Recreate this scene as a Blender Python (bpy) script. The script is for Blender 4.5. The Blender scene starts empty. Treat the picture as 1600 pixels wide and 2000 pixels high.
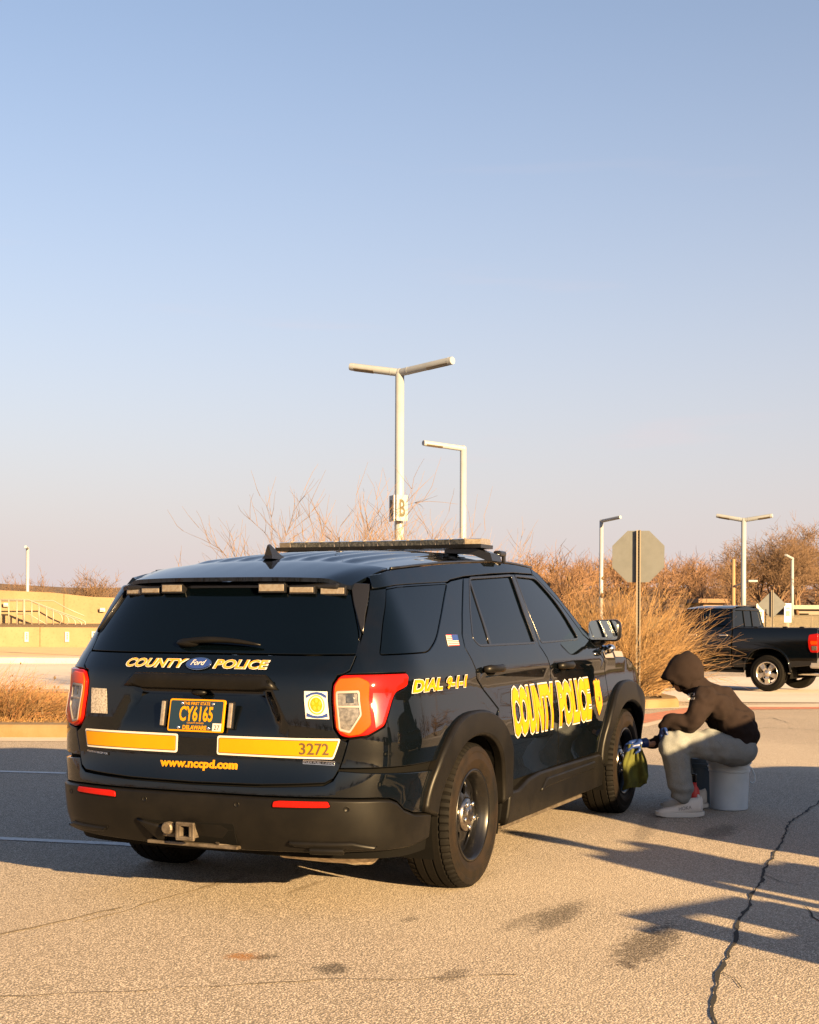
import bpy, bmesh, math, random
from mathutils import Vector, Matrix, noise
from mathutils.geometry import delaunay_2d_cdt
sc = bpy.context.scene
COL = sc.collection
rad = math.radians

# ------------------------------------------------------------------ camera, sky, sun, exposure
CAM = Vector((-6.65, -3.55, 1.39)); YAW = rad(23.7); FPX = 2700.0; HOR = 1208.0; ROLL = rad(0.25)
FW = Vector((math.cos(YAW), math.sin(YAW), 0)); RT = Vector((math.sin(YAW), -math.cos(YAW), 0)); UP = Vector((0, 0, 1))
cd = bpy.data.cameras.new('camera'); cam = bpy.data.objects.new('camera', cd); COL.objects.link(cam)
cd.sensor_fit = 'HORIZONTAL'; cd.sensor_width = 36; cd.lens = FPX / 1600 * 36
cd.shift_y = (HOR - 1000) / 1600; cd.clip_start = .1; cd.clip_end = 6000
r_ = RT * math.cos(ROLL) + UP * math.sin(ROLL); u_ = -RT * math.sin(ROLL) + UP * math.cos(ROLL); b_ = -FW
cam.matrix_world = Matrix(((r_.x, u_.x, b_.x, CAM.x), (r_.y, u_.y, b_.y, CAM.y), (r_.z, u_.z, b_.z, CAM.z), (0, 0, 0, 1)))
sc.camera = cam

SUN_EL = rad(15.0); SUN_AZ = math.atan2(-.50, -.866)          # direction towards the sun, measured from +Y to +X
w = bpy.data.worlds.new('World'); sc.world = w; w.use_nodes = True
nt = w.node_tree; nt.nodes.clear()
sky = nt.nodes.new('ShaderNodeTexSky'); sky.sky_type = 'NISHITA'; sky.sun_disc = False
sky.sun_elevation = SUN_EL; sky.sun_rotation = SUN_AZ; sky.altitude = 0
sky.air_density = 1.0; sky.dust_density = 1.6; sky.ozone_density = 1.6
bg = nt.nodes.new('ShaderNodeBackground'); bg.inputs[1].default_value = .05
wo = nt.nodes.new('ShaderNodeOutputWorld')
# evening haze: a pale rose veil thickening evenly towards the horizon all the way round
tcw = nt.nodes.new('ShaderNodeTexCoord'); sep = nt.nodes.new('ShaderNodeSeparateXYZ'); nt.links.new(tcw.outputs['Generated'], sep.inputs[0])
def wm(op, a, b=0.):
    x = nt.nodes.new('ShaderNodeMath'); x.operation = op
    for i, v in enumerate((a, b)):
        if isinstance(v, (int, float)): x.inputs[i].default_value = v
        else: nt.links.new(v, x.inputs[i])
    return x.outputs[0]
fz = wm('EXPONENT', wm('MULTIPLY', wm('POWER', wm('DIVIDE', wm('MAXIMUM', sep.outputs[2], 0.), .245), 1.2), -1.))
hz = nt.nodes.new('ShaderNodeMix'); hz.data_type = 'RGBA'; nt.links.new(fz, hz.inputs['Factor']); nt.links.new(sky.outputs[0], hz.inputs['A']); hzb = hz.inputs['B']; hzb.default_value = (3.85, 3.28, 3.18, 1)
sc_ = nt.nodes.new('ShaderNodeMix'); sc_.data_type = 'RGBA'; sc_.blend_type = 'MULTIPLY'; sc_.inputs['Factor'].default_value = 1; # a few thin rose wisps
mpw = nt.nodes.new('ShaderNodeMapping'); mpw.inputs['Scale'].default_value = (2.6, 2.6, 26); mpw.inputs['Location'].default_value = (1.7, .4, 2.2); nt.links.new(tcw.outputs['Generated'], mpw.inputs[0])
nzw = nt.nodes.new('ShaderNodeTexNoise'); nzw.inputs['Scale'].default_value = 1.6; nzw.inputs['Detail'].default_value = 4; nt.links.new(mpw.outputs[0], nzw.inputs['Vector'])
rgw = nt.nodes.new('ShaderNodeMapRange'); rgw.interpolation_type = 'SMOOTHSTEP'; rgw.inputs['From Min'].default_value = .62; rgw.inputs['From Max'].default_value = .80; rgw.inputs['To Max'].default_value = .40; nt.links.new(nzw.outputs['Fac'], rgw.inputs['Value'])
wsp = nt.nodes.new('ShaderNodeMix'); wsp.data_type = 'RGBA'; nt.links.new(wm('MULTIPLY', rgw.outputs['Result'], wm('POWER', fz, 1.5)), wsp.inputs['Factor']); nt.links.new(hz.outputs['Result'], wsp.inputs['A']); wsp.inputs['B'].default_value = (4.5, 3.45, 3.3, 1)
nt.links.new(wsp.outputs['Result'], sc_.inputs['A']); sc_.inputs['B'].default_value = (.72, .72, .745, 1)
nt.links.new(sc_.outputs['Result'], bg.inputs[0]); nt.links.new(bg.outputs[0], wo.inputs[0])
sl = bpy.data.lights.new('sun', 'SUN'); sl.energy = 5.0; sl.angle = rad(.53); sl.color = (1, .665, .31)
sun = bpy.data.objects.new('sun', sl); COL.objects.link(sun)
sd = Vector((.50 * math.cos(SUN_EL), .866 * math.cos(SUN_EL), -math.sin(SUN_EL)))
sun.rotation_euler = sd.to_track_quat('-Z', 'Y').to_euler(); sun.location = (-20, -35, 14)
sc.view_settings.view_transform = 'Standard'; sc.view_settings.look = 'None'
sc.view_settings.exposure = 2.45; sc.view_settings.gamma = 1; sc.view_settings.use_curve_mapping = False

def pix(x, y, d):
    """world point seen at photo pixel x,y standing d metres in front of the camera"""
    a = x - 800; b = y - HOR
    u = a * math.cos(ROLL) + b * math.sin(ROLL); v = -a * math.sin(ROLL) + b * math.cos(ROLL)
    return CAM + (FW + RT * (u / FPX) - UP * (v / FPX)) * d
def sstep(a, b, x):
    t = min(1, max(0, (x - a) / (b - a))); return t * t * (3 - 2 * t)
def gz(x, y):
    """ground level: flat round the car, falling slightly towards the lane on the right"""
    p = Vector((x, y, 0)) - CAM; dep = p.dot(FW); lat = p.dot(RT)
    return -.0135 * min(45, max(0, dep - 13)) * sstep(-1.5, 4.5, lat)
def ld(lat, dep, z=None):
    """point given by metres to the right of and in front of the camera, on the ground"""
    p = CAM + FW * dep + RT * lat
    return Vector((p.x, p.y, gz(p.x, p.y) if z is None else z))

# ------------------------------------------------------------------ helpers
def tag(o, label=None, cat=None, group=None, kind=None):
    if label: o['label'] = label
    if cat: o['category'] = cat
    if group: o['group'] = group
    if kind: o['kind'] = kind
    return o
def empty(name, loc=(0, 0, 0), rz=0, parent=None):
    o = bpy.data.objects.new(name, None); COL.objects.link(o); o.location = loc; o.rotation_euler = (0, 0, rz)
    o.empty_display_size = .2
    if parent: o.parent = parent
    return o
def link(name, me, mat, parent=None):
    o = bpy.data.objects.new(name, me); COL.objects.link(o)
    if mat is not None and not me.materials: me.materials.append(mat)
    if parent: o.parent = parent
    return o
def obj(name, bm, mat, parent=None, smooth=False):
    bmesh.ops.recalc_face_normals(bm, faces=bm.faces)
    me = bpy.data.meshes.new(name); bm.to_mesh(me); bm.free()
    if smooth: me.shade_smooth()
    return link(name, me, mat, parent)
def raw(name, vs, fs, mat, parent=None, smooth=False):
    me = bpy.data.meshes.new(name); me.from_pydata([tuple(v) for v in vs], [], fs); me.update()
    if smooth: me.shade_smooth()
    return link(name, me, mat, parent)
def smooth_by_angle(o, a=40):
    o.data.shade_smooth()
    try: o.data.set_sharp_from_angle(angle=rad(a))
    except Exception: pass
    return o
def box(bm, c, s, rot=None, bev=0, seg=2):
    m = Matrix.Translation(c)
    if rot is not None: m = m @ rot
    m = m @ Matrix.Diagonal((s[0], s[1], s[2], 1))
    r = bmesh.ops.create_cube(bm, size=1, matrix=m)
    if bev:
        es = list({e for v in r['verts'] for e in v.link_edges})
        bmesh.ops.bevel(bm, geom=es, offset=bev, segments=seg, affect='EDGES', profile=.5)
def tube(bm, pts, rs, n=8, cap=True):
    pts = [Vector(p) for p in pts]
    if not hasattr(rs, '__len__'): rs = [rs] * len(pts)
    rings = []; prev = None
    for i, p in enumerate(pts):
        t = (pts[min(i + 1, len(pts) - 1)] - pts[max(i - 1, 0)]).normalized()
        if prev is None:
            a = Vector((0, 0, 1)) if abs(t.z) < .9 else Vector((1, 0, 0)); prev = t.cross(a).normalized()
        else:
            prev = (prev - t * prev.dot(t)).normalized()
        q = t.cross(prev)
        rings.append([bm.verts.new(p + (prev * math.cos(2 * math.pi * k / n) + q * math.sin(2 * math.pi * k / n)) * rs[i]) for k in range(n)])
    for a, b in zip(rings, rings[1:]):
        for k in range(n): bm.faces.new((a[k], a[(k + 1) % n], b[(k + 1) % n], b[k]))
    if cap: bm.faces.new(rings[0][::-1]); bm.faces.new(rings[-1])
def lathe(bm, prof, n, M4=None, closed=False):
    """prof: (r, h) pairs; revolved about local Z"""
    M4 = M4 or Matrix(); rings = []
    for r, h in prof:
        rings.append([bm.verts.new(M4 @ Vector((r * math.cos(2 * math.pi * k / n), r * math.sin(2 * math.pi * k / n), h))) for k in range(n)] if r > 1e-6 else [bm.verts.new(M4 @ Vector((0, 0, h)))])
    prs = list(zip(rings, rings[1:])) + ([(rings[-1], rings[0])] if closed else [])
    for a, b in prs:
        if len(a) == 1 and len(b) == 1: continue
        for k in range(n):
            k2 = (k + 1) % n
            if len(a) == 1: bm.faces.new((a[0], b[k], b[k2]))
            elif len(b) == 1: bm.faces.new((a[k], a[k2], b[0]))
            else: bm.faces.new((a[k], a[k2], b[k2], b[k]))
def prism(bm, poly, z0, z1, M4=None):
    M4 = M4 or Matrix()
    a = [bm.verts.new(M4 @ Vector((p[0], p[1], z0))) for p in poly]; b = [bm.verts.new(M4 @ Vector((p[0], p[1], z1))) for p in poly]
    bm.faces.new(a[::-1]); bm.faces.new(b)
    for i in range(len(a)): bm.faces.new((a[i], a[(i + 1) % len(a)], b[(i + 1) % len(a)], b[i]))
def copy_tree(o, parent=None):
    c = o.copy(); COL.objects.link(c); c.parent = parent
    for ch in [x for x in o.children]: copy_tree(ch, c)
    return c

# ------------------------------------------------------------------ materials
def mat(name, col, rough=.5, metal=0, spec=.5, coat=0, var=None, bump=None, var2=None, trans=0, alpha=1, coords='Object', sheen=0):
    """var = (noise scale, second colour, contrast); bump = (noise scale, strength)"""
    m = bpy.data.materials.new(name); m.use_nodes = True; n = m.node_tree; p = n.nodes['Principled BSDF']
    c4 = lambda c: (c[0], c[1], c[2], 1)
    p.inputs['Base Color'].default_value = c4(col); p.inputs['Roughness'].default_value = rough; p.inputs['Metallic'].default_value = metal
    p.inputs['Specular IOR Level'].default_value = spec; p.inputs['Coat Weight'].default_value = coat; p.inputs['Coat Roughness'].default_value = .02; p.inputs['Coat IOR'].default_value = 1.5
    p.inputs['Transmission Weight'].default_value = trans; p.inputs['Alpha'].default_value = alpha
    if sheen: p.inputs['Sheen Weight'].default_value = sheen; p.inputs['Sheen Roughness'].default_value = .5
    if var or bump or var2: tc = n.nodes.new('ShaderNodeTexCoord')
    last = None
    for v in (var, var2):
        if not v: continue
        t = n.nodes.new('ShaderNodeTexNoise'); t.inputs['Scale'].default_value = v[0]; t.inputs['Detail'].default_value = 6; t.inputs['Roughness'].default_value = .6
        n.links.new(tc.outputs[coords], t.inputs['Vector'])
        rp = n.nodes.new('ShaderNodeValToRGB'); lo, hi = v[2]; rp.color_ramp.elements[0].position = lo; rp.color_ramp.elements[1].position = hi
        n.links.new(t.outputs['Fac'], rp.inputs[0])
        mx = n.nodes.new('ShaderNodeMix'); mx.data_type = 'RGBA'; n.links.new(rp.outputs[0], mx.inputs['Factor'])
        if last: n.links.new(last, mx.inputs['A'])
        else: mx.inputs['A'].default_value = c4(col)
        mx.inputs['B'].default_value = c4(v[1]); last = mx.outputs['Result']
    if last: n.links.new(last, p.inputs['Base Color'])
    if bump:
        t = n.nodes.new('ShaderNodeTexNoise'); t.inputs['Scale'].default_value = bump[0]; t.inputs['Detail'].default_value = 5
        n.links.new(tc.outputs[coords], t.inputs['Vector'])
        b = n.nodes.new('ShaderNodeBump'); b.inputs['Strength'].default_value = bump[1]; b.inputs['Distance'].default_value = bump[2] if len(bump) > 2 else .01
        n.links.new(t.outputs['Fac'], b.inputs['Height']); n.links.new(b.outputs[0], p.inputs['Normal'])
    return m

M = {}
M['paint'] = mat('black_paint', (.0012, .0020, .0032), .4, spec=.0, coat=1, var=(5, (.0025, .0026, .003), (.5, .8)))
M['plastic'] = mat('black_plastic', (.0034, .0032, .0031), .42, spec=.18, var=(7, (.0065, .0058, .005), (.4, .75)), bump=(420, .10, .002))
M['trim'] = mat('gloss_black_trim', (.006, .006, .007), .22)
M['glass'] = mat('tinted_glass', (.0005, .0012, .002), .015, spec=.38)
M['glasslight'] = mat('light_tinted_glass', (.02, .03, .035), .02, spec=.6)
M['yellow'] = mat('yellow_vinyl', (.36, .166, .0006), .5, spec=.2, var=(9, (.34, .156, .0006), (.4, .7)))
M['gold'] = mat('gold_vinyl', (.40, .19, .010), .45)
M['white'] = mat('white_vinyl', (.40, .385, .37), .4)
M['ink'] = mat('dark_ink', (.012, .010, .008), .5)
M['brown_ink'] = mat('brown_ink', (.06, .035, .012), .5)
M['blue_ink'] = mat('blue_ink', (.012, .03, .14), .4)
M['red_ink'] = mat('red_ink', (.45, .03, .03), .5)
M['pink'] = mat('pale_vinyl', (.17, .15, .148), .5)
M['navy_plate'] = mat('navy_plate', (.006, .016, .028), .35)
M['chrome'] = mat('chrome', (.75, .74, .72), .12, 1, var=(30, (.5, .48, .45), (.4, .8)))
M['hubcap'] = mat('worn_hub_cap', (.42, .38, .34), .22, 1, var=(25, (.15, .12, .10), (.42, .7)))
M['steel_dirty'] = mat('dirty_steel', (.12, .10, .08), .55, .5, var=(14, (.04, .03, .02), (.4, .7)))
M['red_lens'] = mat('red_lens', (.26, .005, .003), .05, spec=.2)
M['orange_lens'] = mat('orange_lens', (.46, .045, .004), .05, spec=.2)
M['clear_lens'] = mat('clear_lens', (.20, .18, .155), .12, .5, coat=1, var=(60, (.09, .08, .065), (.4, .65)))
M['dark_lens'] = mat('dark_red_lens', (.22, .006, .006), .12, coat=1)
M['led'] = mat('led_lens', (.20, .18, .155), .18, .3, coat=.6, var=(70, (.16, .13, .10), (.4, .6)))
M['smoke_lens'] = mat('smoked_lens', (.024, .026, .029), .12, .2, coat=.8, var=(60, (.065, .066, .068), (.45, .65)))
M['rubber'] = mat('tyre_rubber', (.0028, .0026, .0025), .75, spec=.12, var=(3.5, (.006, .005, .004), (.4, .7)), bump=(160, .3, .002))
M['sidewall'] = mat('dusty_sidewall', (.0115, .0076, .005), .6, spec=.15, var=(5, (.0045, .004, .0038), (.42, .60)), bump=(160, .2, .002))
M['rim'] = mat('black_steel_rim', (.003, .003, .0035), .3, spec=.35, coat=.25, var=(9, (.010, .008, .006), (.55, .8)))
M['dark'] = mat('dark_underbody', (.002, .002, .002), .9, spec=.1)
# ------------------------------------------------------------------ patrol SUV body surface
def pchip(xs, ys):
    n = len(xs); h = [xs[i + 1] - xs[i] for i in range(n - 1)]; d = [(ys[i + 1] - ys[i]) / h[i] for i in range(n - 1)]
    m = [d[0]] + [0] * (n - 2) + [d[-1]]
    for i in range(1, n - 1):
        if d[i - 1] * d[i] > 0:
            w1 = 2 * h[i] + h[i - 1]; w2 = h[i] + 2 * h[i - 1]; m[i] = (w1 + w2) / (w1 / d[i - 1] + w2 / d[i])
    def f(x):
        if x <= xs[0]: return ys[0] + m[0] * (x - xs[0])
        if x >= xs[-1]: return ys[-1] + m[-1] * (x - xs[-1])
        lo, hi = 0, n - 1
        while hi - lo > 1:
            k = (lo + hi) // 2
            if xs[k] <= x: lo = k
            else: hi = k
        t = (x - xs[lo]) / h[lo]; a = t * t
        return ((2 * t - 3) * a + 1) * ys[lo] + (t * a - 2 * a + t) * h[lo] * m[lo] + (3 - 2 * t) * a * ys[lo + 1] + (t * a - a) * h[lo] * m[lo + 1]
    return f
X0, X1, NE, ZB = -.45, 3.25, 3.5, 1.24
f_w = pchip([.16, .22, .32, .42, .50, .58, .70, .80, .88, .96, 1.03, 1.07, 1.105, 1.13, 1.18, 1.24], [.90, .925, .945, .952, .955, .965, .984, .988, .980, .968, .957, .957, .962, .957, .941, .915])
f_g = pchip([0, .25, .6, .9, 1, 1.1], [.915, .868, .795, .728, .700, .665])
f_ze = pchip([-.9, -.70, -.1, .46, 1.26, 1.85, 2.3, 2.8, 3.4, 4], [1.585, 1.605, 1.660, 1.70, 1.732, 1.715, 1.68, 1.64, 1.6, 1.6])
f_xr = pchip([.16, .24, .32, .40, .52, .60, .66, .74, .86, 1.04, 1.12, 1.17, 1.22, 1.35, 1.57, 1.7], [-.90, -.97, -1.03, -1.08, -1.10, -1.095, -1.075, -1.06, -1.062, -1.05, -1.035, -1.005, -.965, -.895, -.76, -.66])
f_xf = pchip([.16, .3, .5, .7, .9, 1.05, 1.15, 1.3], [3.80, 3.92, 3.98, 3.97, 3.93, 3.86, 3.7, 3.5])
f_zc = pchip([-.8, -.4, -.2, .3, 1.0, 1.5, 1.75, 1.95], [1.605, 1.68, 1.71, 1.755, 1.785, 1.787, 1.775, 1.752])
SA, SB = .6, .95
CR = SA + SB; CXF = X0 - X1
def halfw(z, x): return f_w(z) if z <= ZB else f_g((z - ZB) / (f_ze(x) - ZB))
def wedge(s):
    p, q = (s, 1.) if s <= 1 else (1., 2 - s)
    k = (p ** NE + q ** NE) ** (1 / NE); return p / k, q / k
def plate_recess(y, z):
    # shallow upward-facing hollow round the licence plate, wider at the bottom
    if z < .80 or z > 1.075: return 0
    hw = .50 - (z - .84) * .62
    return .052 * sstep(.815, 1.05, z) * (1 - sstep(1.05, 1.07, z)) * (1 - sstep(hw - .035, hw, abs(y)))
def S(c, z):
    """unrolled body chart (c along the plan outline, z height) -> point; c = 1.55 is the tail's centre line"""
    sg = -1.
    if c > CR: c = 2 * CR - c; sg = 1.
    if c < CXF:
        d = CXF - c; U = min(2., d / SA if d <= SA else 1 + (d - SA) / SB)
        p, q = wedge(U); a = f_xf(z) - X1
        return Vector((X1 + p * a, sg * q * halfw(z, X1), z))
    if c <= 0:
        x = X0 - c; return Vector((x, sg * halfw(z, x), z))
    U = c / SA if c <= SA else 1 + (c - SA) / SB
    p, q = wedge(U); a = X0 - f_xr(z); x = X0 - p * a; y = q * halfw(z, x)
    return Vector((x + (plate_recess(y, z) if U > 1 else 0), sg * y, z))
def nrm(f, c, z, e=.004):
    n = (f(c + e, z) - f(c - e, z)).cross(f(c, z + e) - f(c, z - e))
    return n.normalized() if n.length > 1e-12 else Vector((0, 0, 1))
def Sn(c, z): return -nrm(S, c, z) if False else (lambda n: n if n.dot(S(c, z) - Vector((1.4, 0, .9))) > 0 else -n)(nrm(S, c, z))

def densify(poly, g):
    out = []
    for i, a in enumerate(poly):
        b = poly[(i + 1) % len(poly)]; L = math.hypot(b[0] - a[0], b[1] - a[1]); k = max(1, int(math.ceil(L / g)))
        for j in range(k): out.append((a[0] + (b[0] - a[0]) * j / k, a[1] + (b[1] - a[1]) * j / k))
    return out
def area2(p): return sum(p[i][0] * p[(i + 1) % len(p)][1] - p[(i + 1) % len(p)][0] * p[i][1] for i in range(len(p)))
def inset(poly, g):
    """move every edge inwards by g (mitred)"""
    s = 1 if area2(poly) > 0 else -1; out = []; n = len(poly)
    for i in range(n):
        a, b, c = poly[i - 1], poly[i], poly[(i + 1) % n]
        d1 = Vector((b[0] - a[0], b[1] - a[1])); d2 = Vector((c[0] - b[0], c[1] - b[1]))
        if d1.length < 1e-9 or d2.length < 1e-9: out.append(b); continue
        d1.normalize(); d2.normalize(); n1 = Vector((-d1.y, d1.x)) * s; n2 = Vector((-d2.y, d2.x)) * s
        m = n1 + n2
        if m.length < 1e-6: m = n1.copy()
        m.normalize(); k = g / max(.45, m.dot(n1)); out.append((b[0] + m.x * k, b[1] + m.y * k))
    return out
def rounded(poly, r, seg=4):
    """round the corners of a chart polygon; r may be a list"""
    out = []; n = len(poly)
    for i in range(n):
        a, b, c = (Vector(poly[i - 1]), Vector(poly[i]), Vector(poly[(i + 1) % n])); rr = r[i] if hasattr(r, '__len__') else r
        d1 = a - b; d2 = c - b; k = min(rr, d1.length * .45, d2.length * .45)
        if k < 1e-4: out.append(tuple(b)); continue
        p = b + d1.normalized() * k; q = b + d2.normalized() * k
        for j in range(seg + 1):
            t = j / seg; v = p * (1 - t) ** 2 + b * 2 * t * (1 - t) + q * t * t; out.append((v.x, v.y))
    return out
def inside(pt, polys):
    x, y = pt; r = False
    for p in polys:
        j = len(p) - 1
        for i in range(len(p)):
            if (p[i][1] > y) != (p[j][1] > y) and x < (p[j][0] - p[i][0]) * (y - p[i][1]) / (p[j][1] - p[i][1]) + p[i][0]: r = not r
            j = i
    return r
def triangulate(polys, g):
    vs = []; es = []
    for p in polys:
        k = len(vs); vs += p; es += [(k + i, k + (i + 1) % len(p)) for i in range(len(p))]
    xs = [v[0] for v in vs]; ys = [v[1] for v in vs]; pts = []
    nx = int((max(xs) - min(xs)) / g) + 1; ny = int((max(ys) - min(ys)) / g) + 1
    bnd = set()
    for v in vs:
        ci, cj = int(v[0] // (g * .6)), int(v[1] // (g * .6))
        for di in (-1, 0, 1):
            for dj in (-1, 0, 1): bnd.add((ci + di, cj + dj))
    for i in range(nx + 1):
        for j in range(ny + 1):
            q = (min(xs) + (i + .5 * (j % 2)) * g, min(ys) + j * g)
            if (int(q[0] // (g * .6)), int(q[1] // (g * .6))) in bnd: continue
            if inside(q, polys): pts.append(q)
    r = delaunay_2d_cdt([Vector(v) for v in vs + pts], es, [], 0, 1e-6)
    ov, of = r[0], r[2]
    tris = [t for t in of if inside((sum(ov[i][0] for i in t) / 3, sum(ov[i][1] for i in t) / 3), polys)]
    return [tuple(v) for v in ov], [tuple(t) for t in tris]
def patch(name, polys, m, parent=None, off=0., rim=.02, g=.06, gap=.003, cham=.004, surf=S, nfun=None, mirror=False, crown=0., both=False):
    """a panel cut out of a surface chart: outline(s) -> triangulated, chamfered, with returned edges"""
    nfun = nfun or Sn
    polys = [densify(p, g) for p in polys]
    base = [inset(p, gap if i == 0 else -gap) for i, p in enumerate(polys)] if gap else polys
    top = [inset(p, cham if i == 0 else -cham) for i, p in enumerate(base)] if cham else base
    v2, tris = triangulate(top, g)
    vs = []; ns = []; fs = []
    for v in v2:
        n = nfun(*v); vs.append(surf(*v) + n * off); ns.append(n)
    for t in tris:
        a, b, c = t
        f = (vs[b] - vs[a]).cross(vs[c] - vs[a]); fs.append(t if f.dot(ns[a]) > 0 else (a, c, b))
    if rim:
        for bp, tp, ip in zip(base, top, range(99)):
            n = len(bp); k = len(vs); ctr = 1 if area2(bp) > 0 else -1
            for b2, t2 in zip(bp, tp):
                nn = nfun(*t2); P = surf(*t2) + nn * off; nb = nfun(*b2); Q = surf(*b2) + nb * (off - cham); R = surf(*b2) + nb * (off - rim)
                side = (Q - P); side = side - nn * side.dot(nn); side = side.normalized() if side.length > 1e-9 else nn
                vs += [P, Q, Q.copy(), R]; ns += [(nn + side * .35).normalized(), (nn * .3 + side).normalized(), side, side]
            for i in range(n):
                j = (i + 1) % n; A = k + 4 * i; B = k + 4 * j
                for q in ((A, A + 1, B + 1, B), (A + 2, A + 3, B + 3, B + 2)):
                    f = (vs[q[1]] - vs[q[0]]).cross(vs[q[3]] - vs[q[0]])
                    if f.length < 1e-14: f = (vs[q[2]] - vs[q[1]]).cross(vs[q[3]] - vs[q[1]])
                    fs.append(q if f.dot(ns[q[0]]) > 0 else q[::-1])
    def build(mir):
        V = [(v.x, -v.y if mir else v.y, v.z) for v in vs]; N = [(v.x, -v.y if mir else v.y, v.z) for v in ns]
        F = [f[::-1] for f in fs] if mir else fs
        me = bpy.data.meshes.new(name); me.from_pydata(V, [], F); me.update(); me.shade_smooth()
        me.normals_split_custom_set_from_vertices(N)
        return link(name, me, m, parent)
    if both: return build(False), build(True)
    return build(mirror)
def mir(p): return [(2 * CR - c, z) for c, z in p]
def arch(xc, zc, hw, h, n=2.3, a0=0, a1=math.pi, k=28):
    """super-elliptic wheel arch outline in the chart, from the front side (a0) over the top to the rear"""
    out = []
    for i in range(k + 1):
        a = a0 + (a1 - a0) * i / k; cs, sn = math.cos(a), math.sin(a)
        out.append((X0 - (xc + hw * math.copysign(abs(cs) ** (2 / n), cs)), zc + h * abs(sn) ** (2 / n) * (1 if sn >= 0 else -1)))
    return out
def text_mesh(body, bold=0., shear=0., res=3):
    cu = bpy.data.curves.new('t', 'FONT'); cu.body = body; cu.size = 1; cu.offset = bold; cu.shear = shear; cu.resolution_u = res; cu.fill_mode = 'FRONT'
    o = bpy.data.objects.new('t', cu); COL.objects.link(o)
    dg = bpy.context.evaluated_depsgraph_get(); me = bpy.data.meshes.new_from_object(o.evaluated_get(dg))
    bpy.data.objects.remove(o); bpy.data.curves.remove(cu)
    return me
def lettering(name, body, a, b, h, m, parent, off=.0035, bold=.0, shear=0., f=None, nf=None, tess=.03, pad=0., mirror=False, ref=None):
    """text stretched from chart point a (left end of baseline) to b with letter height h, laid on a surface"""
    f = f or S; nf = nf or Sn
    me = text_mesh(body, bold, shear); bm = bmesh.new(); bm.from_mesh(me); bpy.data.meshes.remove(me)
    bmesh.ops.remove_doubles(bm, verts=bm.verts, dist=1e-5); bmesh.ops.triangulate(bm, faces=bm.faces)
    rm = text_mesh(body, ref if ref is not None else 0., shear); rx = [v.co.x for v in rm.vertices]; ry = [v.co.y for v in rm.vertices if True]
    bpy.data.meshes.remove(rm)
    x0, x1 = min(rx), max(rx); hh = .70 if ref is None else .70
    y0 = 0.
    L = Vector(b) - Vector(a)
    for v in bm.verts:
        s = (v.co.x - x0) / (x1 - x0); t = (v.co.y - y0) / hh
        v.co = (a[0] + L.x * s, a[1] + L.y * s + h * t, 0)
    for _ in range(4):
        es = [e for e in bm.edges if e.calc_length() > tess]
        if not es: break
        bmesh.ops.subdivide_edges(bm, edges=es, cuts=1); bmesh.ops.triangulate(bm, faces=bm.faces)
    for v in bm.verts:
        c, z = v.co.x, v.co.y; n = nf(c, z); v.co = f(c, z) + n * off
        if mirror: v.co.y = -v.co.y
    me = bpy.data.meshes.new(name); bm.to_mesh(me); bm.free()
    o = link(name, me, m, parent)
    return o
def sheet(name, poly, m, parent, off, f=None, nf=None, g=.05):
    """thin vinyl sheet on the body"""
    return patch(name, [poly], m, parent, off=off, rim=.0015, g=g, gap=0, cham=0.0005, surf=f or S, nfun=nf or Sn)
# ------------------------------------------------------------------ patrol SUV
suv = empty('patrol_suv'); tag(suv, 'black patrol SUV with yellow COUNTY POLICE lettering and roof light bar', 'police car')
ARX, FAX, AZ = .05, 3.09, .37
D1 = [(-.923, 1.618), (-.674, 1.413), (-.555, 1.305), (-.524, 1.239), (-.556, 1.172), (-.588, 1.077), (-.699, 1.005), (-.869, .90)]
D2 = [(-1.789, 1.668), (-1.778, 1.418), (-1.740, 1.233), (-1.803, 1.155), (-1.855, 1.014), (-1.896, .731), (-1.99, .58), (-1.995, .485)]
D3 = [(-2.19, 1.672), (-2.50, 1.50), (-2.735, 1.29), (-2.80, 1.262), (-2.916, 1.197), (-3.052, 1.089), (-3.077, .648), (-3.09, .485)]
RO = arch(ARX, AZ, .59, .51, a0=rad(12), a1=rad(178)); FO = arch(FAX, AZ, .57, .545, a0=rad(2), a1=rad(168))
def arc_between(pts, lo, hi): return pts[lo:hi + 1]
# rear door
ro_front = [p for p in RO if p[0] < -.80 and p[1] < .89]                # front flank of the rear arch, going up
ro_front = sorted(ro_front, key=lambda p: p[1])
door_r = D1 + ro_front[::-1] + [(-1.09, .475)] + D2[::-1]
win_r = rounded([(-.745, 1.248), (-.69, 1.285), (-.80, 1.42), (-1.012, 1.615), (-1.725, 1.652), (-1.680, 1.433), (-1.680, 1.250)], [.03, .03, .2, .03, .02, 0, .02])
door_f = D2 + D3[::-1]
win_f = rounded([(-1.800, 1.250), (-1.775, 1.449), (-1.80, 1.653), (-2.195, 1.650), (-2.455, 1.488), (-2.60, 1.262)], [.02, 0, .02, .06, .3, .04])
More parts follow.
